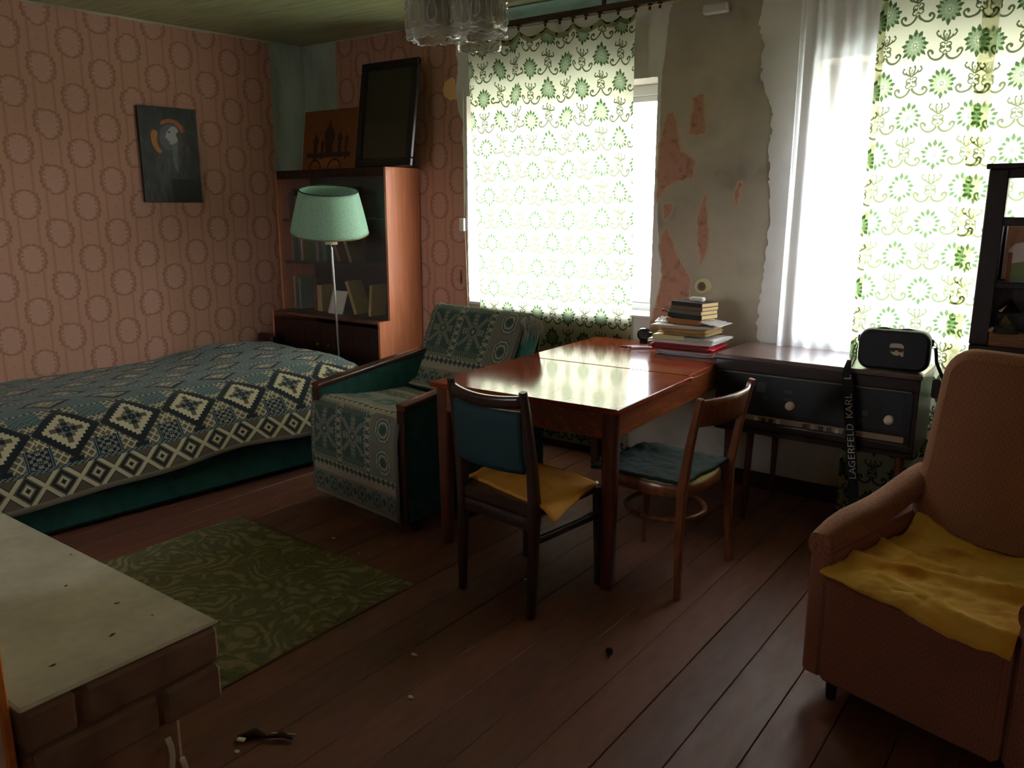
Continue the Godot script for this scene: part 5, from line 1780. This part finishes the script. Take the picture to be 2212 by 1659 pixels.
func vanity() -> void:
	var o := thing("vanity", "dark stained vanity cabinet with mirror and open top frame before the right curtain", "cabinet", Vector3(-0.41, 0, -3.55))
	var wd := M(C(46, 34, 34), 0.4, {"tex": mats.grain, "tri": Vector3(8, 1, 8)})
	var W := 0.84
	for x in [0.033, W - 0.033]:
		part("post", MB.new().box(Vector3(x, 1.313, -0.03), Vector3(0.066, 0.658, 0.06), 0.004), wd, o)
	for q in [[1.632, 0.046], [1.452, 0.032]]:
		part("cross_bar", MB.new().box(Vector3(W / 2, q[0], -0.03), Vector3(W - 0.10, q[1], 0.05), 0.003), wd, o)
	part("cornice", MB.new().box(Vector3(W / 2, 1.652, -0.04), Vector3(W + 0.02, 0.02, 0.10), 0.003), wd, o)
	for x in [0.012, W - 0.012]:
		part("side_panel", MB.new().box(Vector3(x, 1.314, -0.13), Vector3(0.014, 0.66, 0.14), 0.002), M(C(120, 112, 108), 0.4), o)
	part("mirror_back", MB.new().box(Vector3(W / 2, 1.20, -0.118), Vector3(W - 0.04, 0.50, 0.014)), wd, o)
	part("mirror", MB.new().box(Vector3(W / 2, 1.332, -0.108), Vector3(W - 0.05, 0.206, 0.005), 0.002), M(C(222, 226, 222), 0.04, {"metal": 1.0}), o)
	part("shelf", MB.new().box(Vector3(W / 2, 1.215, -0.06), Vector3(W - 0.06, 0.022, 0.10), 0.003), wd, o)
	part("body", MB.new().box(Vector3(W / 2, 0.525, -0.16), Vector3(W, 0.918, 0.30), 0.006), wd, o)
	for k in 2:
		var d := part("drawer", MB.new().box(Vector3(W / 2, 0.86 - 0.2 * k, -0.004), Vector3(W - 0.05, 0.17, 0.02), 0.003), wd, o)
		part("knob", MB.new(true).lathe([Vector2(0.0, 0.024), Vector2(0.014, 0.02), Vector2(0.006, 0.0)], 12, Transform3D(Basis(Vector3.RIGHT, PI / 2), Vector3(W / 2, 0.86 - 0.2 * k, 0.006))), mats.brass, d)
	part("ledge", MB.new().box(Vector3(W / 2, 1.012, -0.055), Vector3(W - 0.134, 0.056, 0.125), 0.003), M(C(176, 120, 70), 0.45, {"tex": mats.grain, "tri": Vector3(1, 7, 7)}), o)
	for q in [[0.05, -0.05], [W - 0.05, -0.05], [0.05, -0.27], [W - 0.05, -0.27]]:
		part("foot", MB.new().box(Vector3(q[0], 0.033, q[1]), Vector3(0.05, 0.066, 0.05), 0.004), wd, o)
	# things on the ledge and on the shelf
	var gl := M(C(250, 250, 250), 0.02, {"glass": true})
	for q in [[Vector3(-0.292, 1.1112, -3.612), 0.05, "smaller glass pyramid ornament standing on the dark box of the vanity"], [Vector3(-0.300, 1.0405, -3.538), 0.07, "taller glass pyramid ornament on the ledge of the vanity"]]:
		var p := thing("ornament", q[2], "ornament", q[0], 0.4)
		var m := MB.new()
		var h: float = q[1]
		var a := h * 0.62
		var cs := [Vector3(-a, 0, -a), Vector3(a, 0, -a), Vector3(a, 0, a), Vector3(-a, 0, a)]
		for k in 4:
			m.face([cs[k], cs[(k + 1) % 4], Vector3(0, h, 0)], cs[k] + cs[(k + 1) % 4])
		m.face(cs, Vector3.DOWN)
		part("crystal", m, gl, p)
	single("box", MB.new().box(Vector3(-0.255, 1.0755, -3.615), Vector3(0.15, 0.07, 0.075), 0.004), M(C(40, 34, 34), 0.6), "dark lidded box on the ledge of the vanity", "box")
	single("jar", MB.new(true).lathe([Vector2(0.0, 0.0), Vector2(0.022, 0.0), Vector2(0.024, 0.01), Vector2(0.023, 0.03), Vector2(0.014, 0.036), Vector2(0.016, 0.05), Vector2(0.0, 0.055)], 18, Transform3D(Basis(), Vector3(-0.195, 1.2265, -3.59))), M(C(44, 36, 34), 0.4), "small dark jar on the upper shelf of the vanity", "jar")
	# card with a rounded top, white above and green below, with a brown strip beside it
	var cd := thing("postcard", "round-topped white and green picture card propped against the vanity mirror", "card", Vector3(-0.262, 1.2265, -3.62))
	var pts := PackedVector2Array([Vector2(-0.06, 0), Vector2(0.07, 0), Vector2(0.07, 0.12), Vector2(0.05, 0.142), Vector2(0.0, 0.15), Vector2(-0.042, 0.142), Vector2(-0.06, 0.118)])
	part("card", MB.new().extrude(pts, 0.002), M(C(236, 222, 222), 0.6), cd)
	part("print", MB.new().extrude(PackedVector2Array([Vector2(-0.058, 0.002), Vector2(0.068, 0.002), Vector2(0.068, 0.07), Vector2(0.02, 0.082), Vector2(-0.058, 0.066)]), 0.0008, Transform3D(Basis(), Vector3(0, 0, 0.002))), M(C(136, 158, 104), 0.6), cd)
	part("strip", MB.new().box(Vector3(-0.052, 0.055, 0.004), Vector3(0.014, 0.11, 0.004), 0.001), M(C(168, 104, 70), 0.6), cd)


func chandelier() -> void:
	var o := thing("chandelier", "hanging lamp with three square pressed-glass shades, cut off by the top of the view", "chandelier", Vector3(-1.50, 2.67, -1.80))
	part("canopy", MB.new(true).lathe([Vector2(0.0, -0.05), Vector2(0.02, -0.048), Vector2(0.05, -0.02), Vector2(0.055, 0.0)], 24), mats.brass, o)
	part("stem", MB.new(true).tube([Vector3(0, -0.03, 0), Vector3(0, -0.46, 0)], 0.009, 10), mats.brass, o)
	part("hub", MB.new(true).lathe([Vector2(0.0, -0.50), Vector2(0.03, -0.49), Vector2(0.04, -0.46), Vector2(0.03, -0.43), Vector2(0.0, -0.42)], 20), mats.brass, o)
	var gl := M(C(206, 200, 186), 0.07, {"alpha": 0.32})
	var b0 := Basis(Vector3.UP, 0.0)
	for q in [[Vector3(-0.066, 0, 0.04), 0.30], [Vector3(0.068, 0, 0.005), 0.12], [Vector3(-0.03, 0, -0.115), 0.7]]:
		var p: Vector3 = q[0]
		part("arm", MB.new(true).tube([Vector3(p.x * 0.2, -0.46, p.z * 0.2), Vector3(p.x * 0.7, -0.44, p.z * 0.7), Vector3(p.x, -0.47, p.z), Vector3(p.x, -0.53, p.z)], 0.007, 8), mats.brass, o)
		part("lamp_holder", MB.new(true).lathe([Vector2(0.0, -0.698), Vector2(0.017, -0.698), Vector2(0.023, -0.685), Vector2(0.025, -0.56), Vector2(0.034, -0.555), Vector2(0.034, -0.53), Vector2(0.0, -0.525)], 18, Transform3D(Basis(), Vector3(p.x, 0, p.z))), mats.black, o)
		var shp := func(u: float, v: float) -> Vector3:
			var a := u * TAU
			var ca := cos(a)
			var sa := sin(a)
			var r := 0.058 / pow(pow(absf(ca), 5.0) + pow(absf(sa), 5.0), 1.0 / 5.0)
			r *= 1.06 - 0.08 * v
			# pressed pattern: drops below, scrolls above, a ring near the rim
			var col := fposmod(u * 16.0, 1.0) - 0.5
			var dv := (v - 0.33) / 0.17
			var drop := exp(-pow((pow(col / (0.30 - 0.12 * dv), 2) + dv * dv - 0.8) / 0.22, 2))
			var eye := exp(-pow((Vector2(col * 0.9, (v - 0.62) / 0.34).length() - 0.26) / 0.07, 2))
			var rim := exp(-pow((v - 0.12) / 0.022, 2))
			r += 0.0055 * drop + 0.005 * eye + 0.004 * rim + 0.003 * sin(v * 40.0) * smoothstep(0.72, 0.8, v)
			var y := -0.722 + 0.19 * v - 0.004 * absf(sin(u * TAU * 4.0)) * (1.0 - v)
			return Vector3(r * ca, y, -r * sa)
		var inn := func(u: float, v: float) -> Vector3:
			var a := (1.0 - u) * TAU
			var ca := cos(a)
			var sa := sin(a)
			var r := 0.0535 / pow(pow(absf(ca), 5.0) + pow(absf(sa), 5.0), 1.0 / 5.0) * (1.06 - 0.08 * v)
			return Vector3(r * ca, -0.722 + 0.19 * v, -r * sa)
		var gm := MB.new(true).sheet(160, 48, shp).sheet(64, 6, inn)
		for k in 160:
			for v in [0.0, 1.0]:
				var u0 := k / 160.0
				var u1 := (k + 1) / 160.0
				gm.face([shp.call(u0, v), shp.call(u1, v), inn.call(1.0 - u1, v), inn.call(1.0 - u0, v)], Vector3.DOWN if v == 0.0 else Vector3.UP)
		var sh := part("lamp_shade", gm, gl, o)
		# pressed relief: a row of hollow drops, a row of rings above and a wavy bead near the rim
		var on := func(u: float, v: float) -> Vector3:
			var a := u * TAU
			var ca := cos(a)
			var sa := sin(a)
			var r := 0.0585 / pow(pow(absf(ca), 5.0) + pow(absf(sa), 5.0), 1.0 / 5.0) * (1.06 - 0.08 * v)
			return Vector3(r * ca, -0.722 + 0.19 * v, -r * sa)
		var rel := MB.new(true)
		for k in 8:
			var uc := (k + 0.5) / 8.0
			var drop := []
			var ring := []
			var eye := []
			for j in 17:
				var t := TAU * j / 16.0
				drop.append(on.call(uc + 0.040 * sin(t) * (0.62 - 0.38 * cos(t)), 0.36 + 0.17 * cos(t)))
				ring.append(on.call(uc + 0.030 * sin(t), 0.645 + 0.075 * cos(t)))
				eye.append(on.call(uc + 1.0 / 16.0 + 0.024 * sin(t), 0.80 + 0.06 * cos(t)))
			rel.tube(drop, 0.0017, 5, false)
			rel.tube(ring, 0.0016, 5, false)
			rel.tube(eye, 0.0015, 5, false)
			rel.tube([on.call(uc + 1.0 / 16.0, 0.22), on.call(uc + 1.0 / 16.0, 0.70)], 0.0012, 5, false)
		for v in [0.12, 0.0]:
			var bead := []
			for j in 97:
				bead.append(on.call(j / 96.0, v + 0.014 * sin(TAU * j / 8.0)))
			rel.tube(bead, 0.002, 5, false)
		part("relief", rel, M(C(238, 234, 226), 0.08, {"alpha": 0.6}), sh)
		sh.position = Vector3(p.x, 0, p.z)
		sh.rotation.y = q[1]


# ---------------------------------------------------------------- small things
func wall_things() -> void:
	var p := thing("painting", "unframed dark grey painting of a pale turned head with orange arcs, on the pink wall", "painting", CORNER, TILT)
	var pc := Transform3D(Basis(Vector3.RIGHT, 0.0) , Vector3(0.0, 0, 0))
	part("canvas", MB.new().box(Vector3(0.014, 1.843, 1.085), Vector3(0.024, 0.605, 0.395), 0.002), M(C(46, 26, 28), 0.7), p)
	var f := MB.new()
	f.face([Vector3(0.0266, 1.542, 1.281), Vector3(0.0266, 1.542, 0.889), Vector3(0.0266, 2.144, 0.889), Vector3(0.0266, 2.144, 1.281)], Vector3.RIGHT, [Vector2(0, 1), Vector2(1, 1), Vector2(1, 0), Vector2(0, 0)])
	part("picture", f, M(Color.WHITE, 0.55, {"tex": tex_portrait(), "bump": mats.fine, "h": 0.03}), p)
	var s := thing("wall_socket", "round cream wall socket with a brown centre on the plaster pier above the book stack", "socket", Vector3(-1.787, 1.082, -4.196))
	var turn := Transform3D(Basis(Vector3.RIGHT, PI / 2), Vector3.ZERO)
	part("housing", MB.new(true).lathe([Vector2(0.0, 0.026), Vector2(0.024, 0.026), Vector2(0.0255, 0.034), Vector2(0.030, 0.036), Vector2(0.036, 0.034), Vector2(0.043, 0.022), Vector2(0.047, 0.0)], 32, turn), mats.cream_plastic, s)
	part("insert", MB.new(true).lathe([Vector2(0.0, 0.028), Vector2(0.0235, 0.028)], 24, turn), M(C(110, 92, 60), 0.6), s)
	for x in [-0.010, 0.0, 0.010]:
		part("hole", MB.new(true).lathe([Vector2(0.0, 0.0288), Vector2(0.0032, 0.0288)], 10, Transform3D(turn.basis, Vector3(x, 0, 0))), mats.black, s)
	var w := thing("switch", "small white pull switch with its thin cable by the left edge of the first window", "switch", Vector3(-3.496, 1.395, -4.197))
	part("box", MB.new().box(Vector3(0, 0, 0.012), Vector3(0.04, 0.085, 0.024), 0.004), mats.white, w)
	part("cable", MB.new(true).tube([Vector3(0.012, 0.9, 0.004), Vector3(0.012, 0.5, 0.004), Vector3(0.012, 0.05, 0.006)], 0.003, 6), mats.cream_plastic, w)
	part("cable", MB.new(true).tube([Vector3(0.016, -0.04, 0.006), Vector3(0.024, -0.3, 0.004), Vector3(0.034, -0.6, 0.004)], 0.003, 6), mats.cream_plastic, w)


func floor_things() -> void:
	var m := MB.new(true)
	m.sheet(50, 50, func(u, v):
		var x = lerpf(-3.33, -2.118, u) + 0.012 * sin(v * 6.0) * u * 0.5
		var z = lerpf(-0.92, -2.215, v) + 0.03 * (u - 0.5)
		return Vector3(x, 0.0095 + 0.0015 * nz(x * 3.0, z * 3.0), z), Vector2(1.15, 1.25), 0.009)
	single("rug", m, M(Color.WHITE, 0.97, {"tex": tex_rug(), "bump": mats.fine, "h": 0.15}), "thin olive and cream rug with marbled feather swirls on the floor beside the bed", "rug")
	var ball := MB.new(true)
	ball.lathe([Vector2(0.0, 0.026), Vector2(0.010, 0.024), Vector2(0.014, 0.014), Vector2(0.011, 0.004), Vector2(0.0, 0.0)], 12, Transform3D(Basis(), Vector3(-1.221, 0.0005, -2.218)))
	ball.tube([Vector3(-1.221, 0.02, -2.218), Vector3(-1.212, 0.03, -2.21)], 0.003, 5)
	single("nut", ball, mats.black, "small round black nut lying alone on the floorboards before the bentwood chair", "nut")
	var tw := thing("wrapper", "twisted dark scrap of foil with white bits on the floor near the stove", "litter", Vector3(-1.80, 0.002, -1.235), 0.45)
	part("foil", MB.new(true).tube([Vector3(-0.075, 0.006, 0.02), Vector3(-0.03, 0.012, -0.006), Vector3(0.01, 0.008, 0.006), Vector3(0.05, 0.012, -0.008), Vector3(0.085, 0.006, -0.002)], [0.006, 0.013, 0.005, 0.010, 0.004], 7), M(C(70, 52, 46), 0.4, {"metal": 0.3}), tw)
	part("white_bit", MB.new().box(Vector3(-0.058, 0.008, 0.032), Vector3(0.024, 0.007, 0.016), 0.002), mats.white, tw)
	part("white_bit", MB.new().box(Vector3(-0.045, 0.005, 0.078), Vector3(0.014, 0.006, 0.01), 0.002), mats.white, tw)
	part("thread", MB.new(true).tube([Vector3(0.02, 0.018, 0.0), Vector3(0.09, 0.014, -0.012)], 0.002, 5), mats.cream_plastic, tw)
	var bits := [[-1.596, -1.63, "by the foil scrap, nearer the table"], [-1.758, -1.817, "between rug and chair leg"], [-1.785, -2.513, "between the legs of the dark chair"], [-2.75, -2.33, "behind the far edge of the rug"], [-2.53, -2.28, "at the far right edge of the rug"], [-0.40, -1.86, "by the foot of the reddish armchair"]]
	for q in bits:
		var r := rng.randf_range(0.008, 0.014)
		var pts := PackedVector2Array()
		for k in 6:
			var a := TAU * k / 6.0
			pts.append(Vector2(cos(a) * r * rng.randf_range(0.5, 1.1), sin(a) * r * rng.randf_range(0.3, 0.8)))
		single("paper_scrap", MB.new().extrude(pts, 0.003, Transform3D(Basis(Vector3.RIGHT, -PI / 2), Vector3(q[0], 0.0005, q[1]))), M(C(206, 190, 166), 0.9), "tiny pale scrap of paper on the floor " + q[2], "litter", "pale scraps on the floorboards")
